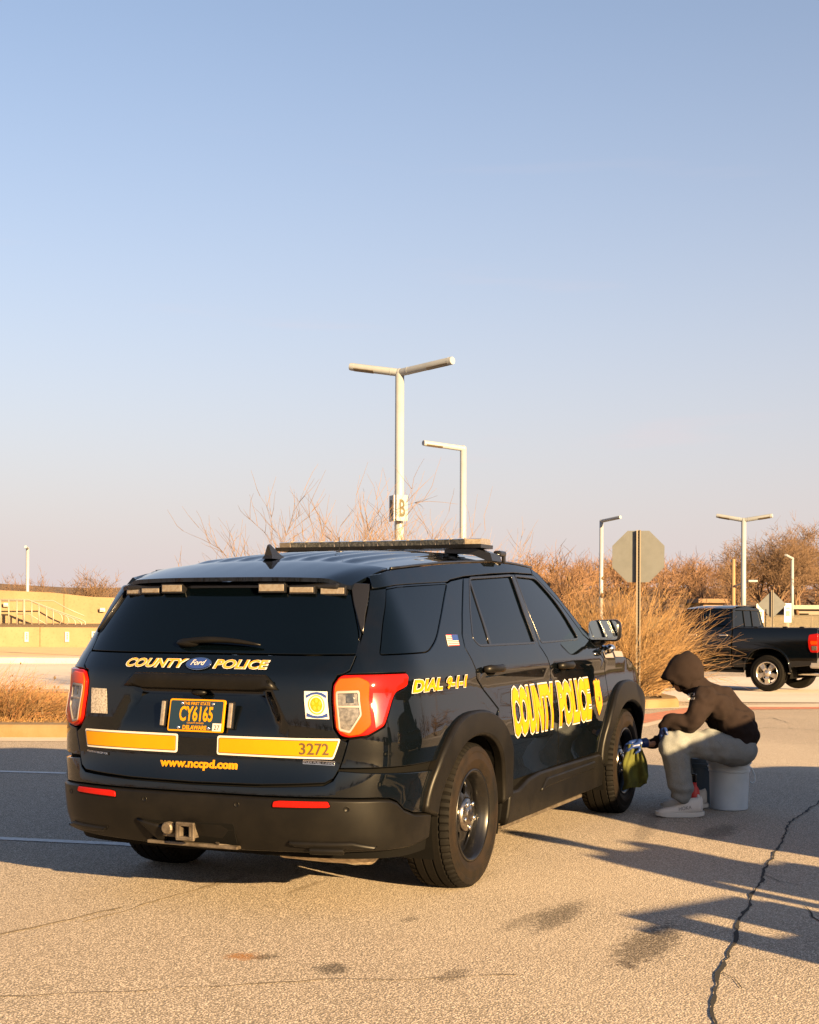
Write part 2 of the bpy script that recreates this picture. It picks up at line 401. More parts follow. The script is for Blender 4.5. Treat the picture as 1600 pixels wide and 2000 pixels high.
# quarter panel
TL = [(.800, 1.085), (.772, 1.118), (.735, 1.130), (.300, 1.135), (.288, 1.120), (.290, 1.075), (.31, 1.062), (.372, 1.045), (.457, .893), (.56, .850), (.70, .840), (.76, .848), (.798, .885)]
D4 = [(.396, 1.530), (.515, 1.372), (.597, 1.253), (.680, 1.149), (.735, 1.130)]
qtop = [(-.923, 1.618), (-.722, 1.596), (-.666, 1.584), (-.171, 1.561), (.371, 1.530)]
ro_rear = [p for p in RO if p[0] > -.30 or p[1] > .885]
ro_all = [p for p in RO if p[1] > .70 and not (p[0] < -.80 and p[1] < .89)]
quarter = qtop + D4 + TL[3:11] + [(.712, .823), (.768, .700)] + [p for p in sorted(ro_all, key=lambda p: -p[0])] + [(-.869, .90)] + D1[1:-1][::-1]
win_q = rounded([(.200, 1.532), (-.165, 1.553), (-.648, 1.577), (-.389, 1.412), (-.18, 1.283), (-.02, 1.228), (.467, 1.222), (.379, 1.372)], [.02, 0, .03, 0, .1, .05, .02, .2])
for mi in (False, True):
    dr = patch('door', [door_r, win_r], M['paint'], suv, mirror=mi)
    patch('side_window', [win_r], M['glass'], dr, off=-.010, rim=.004, gap=.001, cham=.001, mirror=mi)
    bar = [(-.952, 1.25), (-.985, 1.443), (-1.03, 1.615), (-1.012, 1.617), (-.960, 1.443), (-.915, 1.25)]
    patch('window_divider', [bar], M['trim'], dr, off=-.004, rim=.01, gap=0, cham=.003, mirror=mi)
    df = patch('door', [door_f, win_f], M['paint'], suv, mirror=mi)
    patch('side_window', [win_f], M['glass'], df, off=-.010, rim=.004, gap=.001, cham=.001, mirror=mi)
    bp = [(-1.692, 1.25), (-1.692, 1.433), (-1.738, 1.655), (-1.785, 1.655), (-1.764, 1.44), (-1.736, 1.25)]
    patch('pillar_trim', [bp], M['trim'], dr, off=.001, rim=.008, gap=0, cham=.002, mirror=mi)
    # thin black seals round the glass
    for wn, d in ((win_r, dr), (win_f, df)):
        patch('window_seal', [inset(wn, -.009), inset(wn, .005)], M['trim'], d, off=.002, rim=.006, gap=0, cham=.002, g=.08, mirror=mi)
    qp = patch('quarter_panel', [quarter, win_q], M['paint'], suv, mirror=mi)
    patch('side_window', [win_q], M['glass'], qp, off=-.003, rim=.004, gap=.002, cham=.001, mirror=mi)
    # roof side rail
    tops = [(.345, f_ze(-.72)), (.2, f_ze(-.64)), (-.171, f_ze(-.28)), (-.60, f_ze(.15)), (-.95, f_ze(.5)), (-1.5, f_ze(1.05)), (-1.9, f_ze(1.45)), (-2.21, f_ze(1.76))]
    rail = [(.371, 1.530), (-.171, 1.561), (-.666, 1.584), (-.722, 1.598), (-.937, 1.622), (-1.4, 1.652), (-1.789, 1.670), (-2.17, 1.674)] + tops[::-1]
    patch('roof_rail', [rail], M['paint'], suv, mirror=mi, cham=.003)
    ap = [(-2.17, 1.674), (-2.50, 1.50), (-2.735, 1.29), (-2.80, 1.262), (-2.95, 1.215), (-3.02, 1.235), (-2.78, 1.34), (-2.52, 1.55), (-2.30, 1.69), (-2.21, f_ze(1.76))]
    patch('windscreen_pillar', [ap], M['paint'], suv, mirror=mi)
    fend_top = [(-2.95, 1.215), (-3.10, 1.182), (-3.4, 1.15), (-3.7, 1.10), (-3.95, 1.02), (-4.15, .91)]
    fo = [p for p in FO if p[1] > .50]
    fender = D3[3:][:-1] + [(-3.0, .52)] + [p for p in fo] [::-1][0:0] + sorted([p for p in fo if p[1] > .52], key=lambda p: -p[0]) + [(-4.15, .55)] + fend_top[::-1]
    patch('fender', [fender], M['paint'], suv, mirror=mi)
    # wheel-arch mouldings
    for xc, hw, h, hi, a0, a1 in ((ARX, .62, .545, .425, rad(2), rad(172)), (FAX, .60, .585, .44, rad(2), rad(178))):
        oo = arch(xc, AZ, hw, h, a0=a0, a1=a1); ii = arch(xc, AZ, .475, hi - .01, n=2.15, a0=a0 - .03, a1=a1 + .03)
        patch('wheel_arch_moulding', [oo + ii[::-1]], M['plastic'], suv, off=.030, rim=.055, gap=0, cham=.016, g=.05, mirror=mi)
    sill = [(-1.08, .235), (-1.09, .43), (-1.24, .425), (-1.42, .47), (-1.62, .487), (-2.9, .483), (-3.0, .45), (-3.02, .245)]
    si = patch('sill_cladding', [sill], M['plastic'], suv, off=.020, rim=.05, cham=.014, mirror=mi)
    step = [(-1.62, .37), (-1.72, .44), (-2.75, .445), (-2.82, .41), (-2.75, .395), (-1.78, .385)]
    patch('sill_ridge', [step], M['plastic'], si, off=.032, rim=.015, gap=0, cham=.010, mirror=mi)
    sg = 1 if mi else -1
    bm = bmesh.new(); box(bm, (1.42, sg * .905, .222), (1.55, .035, .022), bev=.006); obj('pinch_weld', bm, M['steel_dirty'], suv)
    # tail light
    tl = patch('tail_light', [rounded(TL, .02, 3)], M['red_lens'], suv, off=.012, rim=.04, gap=.004, cham=.006, g=.035, mirror=mi)
    orng = rounded([(.785, 1.082), (.765, 1.110), (.60, 1.116), (.535, 1.095), (.535, .90), (.60, .858), (.70, .850), (.785, .880)], .02, 3)
    clr = rounded([(.772, 1.052), (.592, 1.056), (.588, .942), (.690, .866), (.765, .878)], .012, 3)
    patch('lamp_band', [orng, clr], M['orange_lens'], tl, off=.020, rim=.010, gap=0, cham=.005, g=.035, mirror=mi)
    dk = [(.515, 1.048), (.40, 1.045), (.475, .905), (.515, .885)]
    patch('dark_lens', [dk], M['dark_lens'], tl, off=.0145, rim=.004, gap=0, cham=.001, g=.04, mirror=mi)
    patch('clear_lens', [clr], M['clear_lens'], tl, off=.017, rim=.004, gap=.001, cham=.002, g=.03, mirror=mi)
    patch('lens_frame', [inset(clr, -.003), inset(clr, .010)], M['pink'], tl, off=.0225, rim=.008, gap=0, cham=.003, g=.04, mirror=mi)
    patch('lens_bar', [[(.770, .988), (.770, .978), (.592, .978), (.592, .988)]], M['pink'], tl, off=.022, rim=.006, gap=0, cham=.002, mirror=mi)
    patch('bulb_housing', [[(.70, 1.045), (.70, 1.0), (.635, 1.0), (.635, 1.045)]], M['smoke_lens'], tl, off=.0195, rim=.004, gap=0, cham=.002, mirror=mi)
    # inner dark shell and wheel wells
    shell = [(CR, .26), (.3, .26), (X0 - ARX + .49, .26)] + arch(ARX, AZ, .49, .44, n=2.15)[::-1] + [(X0 - ARX - .49, .26), (X0 - FAX + .49, .26)] + arch(FAX, AZ, .49, .45, n=2.15)[::-1] + [(X0 - FAX - .49, .26), (-5.2, .26), (-5.2, 1.0), (-3.5, 1.1), (-2.9, 1.2), (-2.6, 1.4), (-2.2, 1.62), (-.9, 1.58), (.35, 1.5), (.5, 1.2), (.7, 1.12), (CR, 1.14)]
    patch('inner_shell', [shell], M['dark'], suv, off=-.024, rim=0, gap=0, cham=0, g=.12, mirror=mi)
    for xc in (ARX, FAX):
        bm = bmesh.new(); N = 26
        rr = [[bm.verts.new((xc + .485 * math.cos(a), sg * yy, AZ + .44 * math.sin(a))) for a in [math.pi * (-.12 + 1.24 * k / N) for k in range(N + 1)]] for yy in (.945, .55)]
        for k in range(N): bm.faces.new((rr[0][k], rr[0][k + 1], rr[1][k + 1], rr[1][k]))
        bm.faces.new(rr[1])
        obj('wheel_well', bm, M['dark'], suv)

# tailgate
LGR = [(.372, 1.548)] + D4 + [(.775, 1.125), (.804, 1.09), (.804, .885), (.765, .842), (.712, .823), (.768, .697), (.795, .655), (.845, .634), (1.2, .617), (CR, .612)]
gate_poly = LGR + mir(LGR)[::-1][1:]
gl = [(.560, 1.560), (.566, 1.45), (.573, 1.331), (.590, 1.245), (.620, 1.222), (1.0, 1.219), (CR, 1.219)]
glass_poly = gl + mir(gl)[::-1][1:]
gate = patch('liftgate', [gate_poly, glass_poly], M['paint'], suv, g=.045)
patch('rear_window', [glass_poly], M['glass'], gate, off=-.002, rim=.006, gap=.003, cham=.002)
# black side blades beside the rear window
for mi in (False, True):
    blade = [(.385, 1.552), (.50, 1.395), (.545, 1.31), (.560, 1.335), (.566, 1.45), (.556, 1.556)]
    patch('window_blade', [blade], M['trim'], gate, off=.014, rim=.02, gap=.001, cham=.006, mirror=mi)
hb = [(1.123, 1.056), (1.16, 1.095), (1.19, 1.121), (CR, 1.121)]; hb2 = [(CR, 1.055)]
hpoly = hb + mir(hb)[::-1][1:]
patch('gate_handle_bar', [hpoly], M['plastic'], gate, off=.030, rim=.05, gap=0, cham=.014)
bm = bmesh.new(); bmesh.ops.create_uvsphere(bm, u_segments=16, v_segments=8, radius=.5, matrix=Matrix.Translation((-1.035, .005, 1.035)) @ Matrix.Diagonal((.05, .085, .035, 1)))
obj('gate_camera', bm, M['plastic'], gate, True)
bm = bmesh.new(); lathe(bm, [(.009, 0), (.009, .004), (.006, .005), (0, .003)], 14, Matrix.Translation(S(1.165, 1.09) + Sn(1.165, 1.09) * .028) @ Matrix.Rotation(rad(-90), 4, 'Y')); obj('gate_lock', bm, M['dark'], gate)
# lettering on the gate
lettering('lettering', 'COUNTY', (2.005, 1.150), (1.645, 1.150), .038, M['white'], gate, off=.0030, bold=.055, shear=.18, ref=.02)
lettering('lettering', 'COUNTY', (2.000, 1.150), (1.650, 1.150), .038, M['gold'], gate, off=.0050, bold=.02, shear=.18, ref=.02)
lettering('lettering', 'POLICE', (1.488, 1.150), (1.190, 1.150), .038, M['white'], gate, off=.0030, bold=.055, shear=.18, ref=.02)
lettering('lettering', 'POLICE', (1.483, 1.150), (1.195, 1.150), .038, M['gold'], gate, off=.0050, bold=.02, shear=.18, ref=.02)
def oval(c, z, a, b, k=28): return [(c + a * math.cos(2 * math.pi * i / k), z + b * math.sin(2 * math.pi * i / k)) for i in range(k)]
sheet('emblem_rim', oval(1.572, 1.166, .072, .029), M['chrome'], gate, .008)
sheet('emblem', oval(1.572, 1.166, .065, .024), M['blue_ink'], gate, .011)
lettering('emblem_lettering', 'Ford', (1.612, 1.157), (1.532, 1.157), .024, M['white'], gate, off=.013, shear=.35, bold=.01)
def framed(poly):
    sheet('panel_border', rounded(poly, .012, 3), M['white'], gate, .003)
    sheet('panel_pinstripe', rounded(inset(poly, .009), .008, 3), M['brown_ink'], gate, .0046)
    return sheet('yellow_panel', rounded(inset(poly, .012), .006, 3), M['yellow'], gate, .0062)
framed([(2.268, .838), (1.650, .836), (1.655, .746), (2.247, .748)])
framed([(1.440, .836), (.762, .839), (.812, .744), (1.444, .746)])
lettering('number', '3272', (1.010, .765), (.842, .765), .052, M['brown_ink'], gate, off=.0085, bold=.012)
lettering('web_address', 'www.nccpd.com', (1.742, .680), (1.332, .684), .036, M['gold'], gate, off=.0030, bold=.05, ref=.02)
lettering('web_address', 'www.nccpd.com', (1.738, .680), (1.336, .684), .036, M['yellow'], gate, off=.0046, bold=.022, ref=.02)
sheet('gate_badge', [(2.246, .737), (2.06, .729), (2.06, .714), (2.246, .722)], M['plastic'], gate, .004)
lettering('badge_lettering', 'POLICE INTERCEPTOR', (2.24, .7245), (2.066, .717), .009, M['chrome'], gate, off=.0065, bold=.015)
sheet('gate_badge', [(.992, .740), (.80, .735), (.80, .715), (.992, .720)], M['chrome'], gate, .004)
sheet('gate_badge_ground', [(.988, .737), (.804, .732), (.804, .718), (.988, .723)], M['trim'], gate, .0055)
lettering('badge_lettering', 'FLEX FUEL > AWD', (.983, .7255), (.809, .7205), .0095, M['chrome'], gate, off=.0075, bold=.02)
# pale square sticker, county seal sticker
sheet('pale_sticker', [(2.252, 1.040), (2.112, 1.038), (2.082, .918), (2.222, .916)], mat('pale_sticker', (.34, .31, .28), .6, var=(110, (.16, .14, .12), (.45, .58))), gate, .003)
sheet('seal_sticker', [(.976, 1.054), (.834, 1.053), (.828, .927), (.970, .928)], M['white'], gate, .003)
sheet('seal_ring', oval(.902, .992, .050, .045), M['gold'], gate, .0046)
sheet('seal_disc', oval(.902, .992, .043, .039), M['white'], gate, .0060)
sheet('seal_disc', oval(.902, .992, .037, .034), M['yellow'], gate, .0074)
for i in range(5):
    sheet('seal_figure', oval(.902 + .022 * math.cos(i * 1.257 + 1.57), .992 + .019 * math.sin(i * 1.257 + 1.57), .009, .011, 10), M['gold'], gate, .0086)
sheet('seal_ribbon', [(.962, 1.022), (.966, 1.034), (.93, 1.048), (.90, 1.051), (.87, 1.047), (.838, 1.034), (.842, 1.022), (.875, 1.036), (.90, 1.040), (.93, 1.037)], M['blue_ink'], gate, .0048)
sheet('seal_ribbon', [(.965, .938), (.962, .955), (.93, .944), (.90, .941), (.87, .944), (.838, .955), (.835, .938), (.87, .932), (.90, .930), (.93, .932)], M['blue_ink'], gate, .0048)
# licence plate: a flat board in the hollow
PC, PW, PH = Vector((-1.066, 0.0, .927)), .3048, .1524
def pf(c, z): return PC + Vector((-.004 + .10 * 0, 0, 0)) + Vector((.030 * (z / PH), -c, z))
def pn(c, z): return Vector((-1, 0, .19)).normalized()
def prect(x0, z0, x1, z1): return [(x0, z0), (x1, z0), (x1, z1), (x0, z1)]
patch('license_plate', [rounded(prect(-PW / 2, -PH / 2, PW / 2, PH / 2), .012)], M['yellow'], gate, rim=.012, gap=0, cham=.001, g=.1, surf=pf, nfun=pn)
patch('plate_ground', [rounded(prect(-PW / 2 + .008, -PH / 2 + .008, PW / 2 - .008, PH / 2 - .008), .008)], M['navy_plate'], gate, off=.0012, rim=.001, gap=0, cham=0, g=.1, surf=pf, nfun=pn)
for tx, a, b, h, bo, sx in (('THE FIRST STATE', -.073, .073, .0135, .02, 0), ('CY6165', -.090, .092, .066, .028, 0), ('COUNTY OWNED', -.045, .048, .0075, .015, 0), ('DELAWARE', -.065, .065, .0185, .04, 0)):
    z = {'THE FIRST STATE': .0485, 'CY6165': -.0250, 'COUNTY OWNED': -.0395, 'DELAWARE': -.0655}[tx]
    lettering('plate_lettering', tx, (a, z), (b, z), h, M['yellow'], gate, off=.0026, bold=bo, f=pf, nf=pn, tess=1)
patch('plate_sticker', [prect(.098, -.070, .146, -.034)], M['white'], gate, off=.0028, rim=.001, gap=0, cham=0, g=.1, surf=pf, nfun=pn)
lettering('plate_lettering', '27', (.108, -.064), (.138, -.064), .022, M['ink'], gate, off=.0042, f=pf, nf=pn, tess=1)
for sx_, sz in ((-.082, .0555), (.088, .0555), (-.09, -.058), (.076, -.058)):
    bm = bmesh.new(); p = pf(sx_, sz); lathe(bm, [(.0085, -.002), (.0085, .003), (.006, .005), (0, .0055)], 10, Matrix.Translation(p) @ Vector((-1, 0, .19)).to_track_quat('Z', 'Y').to_matrix().to_4x4()); obj('plate_bolt', bm, M['chrome'], gate, True)
for y in (.186, -.186):
    bm = bmesh.new(); R = Matrix.Rotation(rad(10), 4, 'Y')
    box(bm, (-1.058, y, .932), (.02, .030, .130), R, .006); lb = obj('plate_light', bm, M['trim'], gate)
    bm = bmesh.new(); box(bm, (-1.069, y, .932), (.012, .020, .118), R, .004); obj('led_strip', bm, M['led'], gate)
# wiper
bm = bmesh.new()
def rg(y, z, o): c = CR + y; return S(c, z) + Sn(c, z) * o
tube(bm, [rg(.17 - .47 * t, 1.262 - .01 * t + .02 * math.sin(math.pi * t) * .6, .020 + .012 * math.sin(math.pi * t)) for t in [i / 12 for i in range(13)]], [.008, .014, .016, .016, .016, .015, .014, .013, .012, .011, .009, .007, .004], 8)
bmesh.ops.create_uvsphere(bm, u_segments=14, v_segments=8, radius=.5, matrix=Matrix.Translation(rg(.13, 1.262, .012)) @ Matrix.Diagonal((.05, .13, .045, 1)))
obj('wiper', bm, M['plastic'], gate, True)

# bumpers
bt = [(.02, .452), (.20, .470), (.285, .500), (.340, .540), (.39, .557), (.46, .563), (.80, .568), (1.2, .567), (CR, .567)]
ro_low = sorted([p for p in RO if .46 < p[1] < .70 and p[0] > -.4], key=lambda p: p[1])
bu = [(.768, .695), (.795, .650), (.845, .629), (1.2, .612), (CR, .607)]
up_r = ro_low + [(ro_low[-1][0] - .02, .695)] + bu
upper = up_r + mir(up_r)[::-1][1:] + []
low_top = bt + mir(bt)[::-1][1:]
up_poly = [(bt[0][0] + .075, .456)] + ro_low[1:] + bu + mir(bu)[::-1][1:] + mir(ro_low[1:])[::-1] + [(2 * CR - bt[0][0] - .075, .456)] + mir(bt[1:])[0:-1] + [(CR, .567)] + bt[1:-1][::-1]
bumper = patch('bumper', [up_poly], M['paint'], suv, g=.05)
bb = [(.04, .325), (.25, .310), (.59, .312), (1.08, .302), (CR, .288)]
lo_poly = bt + mir(bt)[::-1][1:] + mir(bb) + bb[:-1][::-1]
patch('lower_bumper', [lo_poly], M['plastic'], bumper, off=.012, rim=.10, cham=.012, g=.05)
for mi in (False, True):
    rf = rounded([(1.115, .522), (1.112, .548), (1.08, .553), (.800, .555), (.781, .532), (.80, .527)], .006, 2)
    patch('reflector', [rf], M['red_lens'], bumper, off=.020, rim=.02, gap=0, cham=.004, mirror=mi)
    patch('reflector_seat', [inset(rf, -.006)], M['dark'], bumper, off=.0135, rim=.008, gap=0, cham=.001, mirror=mi)
for c, z in ((1.81, .522), (1.303, .525), (.656, .521), (2.45, .521)):
    bm = bmesh.new(); n = Sn(c, z); lathe(bm, [(.0135, -.004), (.0135, .0015), (.0115, .002), (.011, .0005), (0, .0015)], 16, Matrix.Translation(S(c, z) + n * .0125) @ n.to_track_quat('Z', 'Y').to_matrix().to_4x4()); obj('parking_sensor', bm, M['plastic'], bumper, True)
# lower valance shapes, hitch and exhaust
hv = rounded([(1.32, .435), (1.86, .425), (1.72, .335), (1.33, .33)], .02, 3)
patch('hitch_opening', [hv], M['dark'], bumper, off=.0135, rim=.004, gap=0, cham=.001)
patch('hitch_cheek', [[(1.86, .432), (1.715, .405), (1.715, .335), (1.75, .325)]], M['plastic'], bumper, off=.030, rim=.03, gap=0, cham=.008)
patch('valance_rib', [rounded([(1.05, .37), (.62, .372), (.47, .345), (.50, .33), (1.02, .345)], .012, 3)], M['plastic'], bumper, off=.024, rim=.02, gap=0, cham=.010)
patch('valance_rib', [mir(rounded([(1.02, .37), (.62, .372), (.47, .345), (.50, .33), (.98, .345)], .012, 3))], M['plastic'], bumper, off=.024, rim=.02, gap=0, cham=.010)
patch('valance_step', [rounded([(.93, .352), (.70, .350), (.70, .322), (.93, .322)], .01, 3)], M['plastic'], bumper, off=.040, rim=.03, gap=0, cham=.008)
bm = bmesh.new(); cx, cz = -1.115, .385
for s in ((0, .030, .060, .008), (0, -.030, .060, .008)): box(bm, (cx + .06, .02, cz + s[1]), (.16, .068, .010), None, .002)
for y in (.049, -.009): box(bm, (cx + .06, y, cz), (.16, .010, .050), None, .002)
for y in (.062, -.022): box(bm, (cx - .012, y, cz), (.016, .016, .075), None, .003)
for z in (.036, -.036): box(bm, (cx - .012, .02, cz + z), (.016, .098, .014), None, .003)
box(bm, (cx + .07, -.05, cz), (.012, .07, .09), None, .002)
obj('tow_receiver', bm, M['steel_dirty'], bumper)
bm = bmesh.new(); box(bm, (cx + .10, .02, cz), (.10, .05, .05)); obj('receiver_hollow', bm, M['dark'], bumper)
bm = bmesh.new(); lathe(bm, [(.0, -.01), (.026, -.01), (.030, 0), (.030, .03), (.024, .036), (0, .036)], 14, Matrix.Translation((cx + .02, .125, cz + .008)) @ Matrix.Rotation(rad(-90), 4, 'Y'))
box(bm, (cx + .05, .125, cz), (.05, .10, .075), None, .006); obj('trailer_socket', bm, M['steel_dirty'], bumper)
bm = bmesh.new(); box(bm, (cx + .10, .02, .315), (.12, .50, .016), None, .004); tube(bm, [(cx + .07, -.10, .33), (cx + .05, -.13, .322), (cx + .08, -.20, .315)], .008, 6); obj('hitch_crossbar', bm, M['steel_dirty'], bumper)
bm = bmesh.new(); lathe(bm, [(0, -.26), (.06, -.255), (.09, -.23), (.095, 0), (.09, .23), (.06, .255), (0, .26)], 20, Matrix.Translation((-.62, -.48, .285)) @ Matrix.Rotation(rad(90), 4, 'X') @ Matrix.Diagonal((1.4, .9, 1, 1)))
obj('muffler', bm, mat('muffler_steel', (.55, .46, .34), .4, .7, var=(20, (.25, .19, .13), (.45, .7))), suv, True)
bm = bmesh.new(); tube(bm, [(-.55, -.3, .26), (0, -.2, .27), (1.5, -.1, .26)], .035, 8); box(bm, (0.05, 0, .34), (.10, 1.3, .09), None, .02); box(bm, (1.5, 0, .30), (3.6, 1.5, .05)); box(bm, (3.09, 0, .33), (.14, 1.3, .09), None, .02); box(bm, (-.5, .1, .32), (.7, 1.2, .06), None, .02)
obj('underbody', bm, M['dark'], suv)

# roof
def roof_z(x, y):
    e = f_ze(min(x, 1.85)); zc = f_zc(x); k = min(1, abs(y) / .70)
    z = e + (zc - e) * (1 - k ** 2.6)
    rib = sstep(-.42, -.28, x) * (1 - sstep(1.55, 1.7, x)) * (1 - sstep(.50, .56, abs(y)))
    return z + .013 * rib * (math.sin(abs(y) * 2 * math.pi / .125 - 1.57) * .5 + .5 if abs(y) < .56 else 0)
def roof_f(c, z): return Vector((c, z, roof_z(c, z)))
def roof_n(c, z):
    n = nrm(roof_f, c, z, .006); return n if n.z > 0 else -n
def roof_w(x): return .695 if x > -.3 else .695 - .02 * (-.3 - x)
rv = []; rf_ = []; NX, NY = 46, 90
xs_ = [-.44 + (1.93 + .44) * i / NX for i in range(NX + 1)]
for i, x in enumerate(xs_):
    for j in range(NY + 1):
        y = -.695 + 1.39 * j / NY; xx = x - (.05 * (1 - (y / .7) ** 2) - .05 if i < NX else 0)
        xx = x + (.10 * (1 - (y / .7) ** 2) - .10) * sstep(1.3, 1.93, x) + .0
        rv.append((xx, y, roof_z(xx, y)))
for i in range(NX):
    for j in range(NY): a = i * (NY + 1) + j; rf_.append((a, a + NY + 1, a + NY + 2, a + 1))
roof = raw('roof', rv, rf_, M['paint'], suv, True)
# black drip mouldings
for sg in (-1, 1):
    bm = bmesh.new(); tube(bm, [(x, sg * (.693 if x > -.4 else .693 - .10 * (-.4 - x)), f_ze(x) + .003) for x in [-.38 + i * .115 for i in range(20)]], .008, 6); obj('drip_moulding', bm, M['trim'], suv, True)
# spoiler
sv = []; sf = []; NU, NV = 12, 40
def sp(u, v, lo):
    y = v * (.685 - .035 * u); xt = -.84 + .10 * abs(v) ** 3; x = -.40 + (xt + .40) * u
    zt = 1.583 - .012 * abs(v) ** 3; z0 = roof_z(-.40, y) if abs(y) < .69 else f_ze(-.4)
    z = z0 + (zt - z0) * (u ** 1.15) - .030 * sstep(.82, 1, abs(v)) * u
    return (x, y, z + .004 - (.006 + .014 * sstep(.15, 1, u)) * lo)
for lo in (0, 1):
    for i in range(NU + 1):
        for j in range(NV + 1): sv.append(sp(i / NU, -1 + 2 * j / NV, lo))
W_ = NV + 1; B_ = (NU + 1) * W_
for i in range(NU):
    for j in range(NV):
        a = i * W_ + j; sf += [(a, a + 1, a + W_ + 1, a + W_), (B_ + a, B_ + a + W_, B_ + a + W_ + 1, B_ + a + 1)]
for j in range(NV): a = NU * W_ + j; sf.append((a, a + 1, B_ + a + 1, B_ + a))
for i in range(NU):
    for j in (0, NV): a = i * W_ + j; sf.append((a, a + W_, B_ + a + W_, B_ + a))
spo = raw('spoiler', sv, sf, M['paint'], suv); smooth_by_angle(spo, 35)
bm = bmesh.new()
box(bm, (-.73, 0, 1.543), (.10, 1.20, .030), None, .01); obj('spoiler_underside', bm, M['trim'], spo)
for y0, y1, z, dz in ((.615, .515, 1.522, .030), (.505, .385, 1.525, .028), (.370, .240, 1.535, .040), (-.190, -.335, 1.535, .040), (-.350, -.485, 1.525, .032), (-.500, -.632, 1.520, .036)):
    bm = bmesh.new(); yc = (y0 + y1) / 2; wd = abs(y1 - y0); rz = Matrix.Rotation(-yc * .18, 4, 'Z'); X = -.805 + .09 * (abs(yc) / .66) ** 3
    box(bm, (X, yc, z), (.04, wd, dz + .010), rz, .004); ho = obj('warning_light', bm, M['trim'], spo)
    bm = bmesh.new(); box(bm, (X - .018, yc, z), (.012, wd - .012, dz - .006), rz, .003); obj('warning_light_lens', bm, M['led'], spo)
# shark-fin aerial
bm = bmesh.new(); A = Vector((-.28, .02, roof_z(-.28, .02)))
for i, (x, h, wd) in enumerate([(-.07, .085, .012), (-.035, .078, .018), (.0, .055, .024), (.04, .028, .022), (.09, .004, .012)]): pass
prof = [(-.085, 0), (-.072, .018), (-.074, .070), (-.060, .076), (-.03, .056), (.02, .026), (.10, .0)]
l = [bm.verts.new(A + Vector((x, .005 if z > .05 else .03 - z * .4, z - .004))) for x, z in prof]; r = [bm.verts.new(A + Vector((x, -.005 if z > .05 else -.03 + z * .4, z - .004))) for x, z in prof]
bm.faces.new(l); bm.faces.new(r[::-1])
for i in range(len(l)): bm.faces.new((l[i], l[(i + 1) % len(l)], r[(i + 1) % len(l)], r[i]))
fin = obj('roof_aerial', bm, M['trim'], suv); smooth_by_angle(fin, 35)
bm = bmesh.new(); tube(bm, [(.2, -.12, roof_z(.2, -.12)), (.2, -.12, roof_z(.2, -.12) + .012), ], .022, 12); tube(bm, [(.2, -.12, roof_z(.2, -.12)), (.19, -.12, roof_z(.2, -.12) + .09)], .0025, 5); obj('whip_aerial', bm, M['trim'], suv)

# light bar
LBX, LBZ = 1.08, 1.836
lb = empty('light_bar', (0, 0, 0), 0, suv)
def bow(y): return LBX - .06 * (abs(y) / .68) ** 2.4
bm = bmesh.new(); N = 28; rows = []
for i in range(N + 1):
    y = -.685 + 1.37 * i / N; x = bow(y); e = sstep(.60, .685, abs(y)) * .05
    rows.append([bm.verts.new((x + dx * (1 - e * 4), y, LBZ + dz)) for dx, dz in ((-.135, -.030), (-.140, -.008), (.120, -.008), (.115, -.030))])
for a, b in zip(rows, rows[1:]):
    for k in range(4): bm.faces.new((a[k], a[(k + 1) % 4], b[(k + 1) % 4], b[k]))
bm.faces.new(rows[0]); bm.faces.new(rows[-1][::-1]); obj('light_bar_base', bm, M['trim'], lb)
nseg = 14
for i in range(nseg):
    y0 = -.675 + 1.35 * i / nseg; y1 = y0 + 1.35 / nseg - .008; bm = bmesh.new(); q = []
    for y in (y0, y1):
        x = bow(y); e = 1 - .35 * sstep(.60, .68, abs(y))
        q.append([bm.verts.new((x + dx * e, y, LBZ + dz)) for dx, dz in ((-.134, -.0085), (-.138, .022), (-.110, .027), (.095, .027), (.115, .020), (.115, -.0085))])
    for k in range(6): bm.faces.new((q[0][k], q[0][(k + 1) % 6], q[1][(k + 1) % 6], q[1][k]))
    bm.faces.new(q[0]); bm.faces.new(q[1][::-1]); obj('light_bar_lens', bm, M['smoke_lens'] if 0 < i < nseg - 1 else M['led'], lb)
for i in range(1, nseg):
    y = -.675 + 1.35 * i / nseg - .004; bm = bmesh.new(); box(bm, (bow(y) - .01, y, LBZ + .011), (.245, .007, .038)); obj('lens_divider', bm, M['pink'], lb)
for sg in (-1, 1):
    bm = bmesh.new(); y = sg * .60
    pts = [(.43, -.032), (.62, -.030), (.72, -.060), (.735, -.105), (.70, -.105), (.60, -.065), (.43, -.055)]
    P0 = [bm.verts.new((LBX - .11, sg * a, LBZ + b)) for a, b in pts]; P1 = [bm.verts.new((LBX + .05, sg * a, LBZ + b)) for a, b in pts]
    bm.faces.new(P0); bm.faces.new(P1[::-1])
    for i in range(len(pts)): bm.faces.new((P0[i], P0[(i + 1) % len(pts)], P1[(i + 1) % len(pts)], P1[i]))
    obj('light_bar_foot', bm, M['trim'], lb)
    bm = bmesh.new(); box(bm, (LBX + .10, sg * .705, LBZ - .055), (.11, .05, .035), None, .012); box(bm, (LBX + .14, sg * .715, LBZ - .08), (.03, .02, .05), None, .006); obj('mounting_strap', bm, M['trim'], lb)

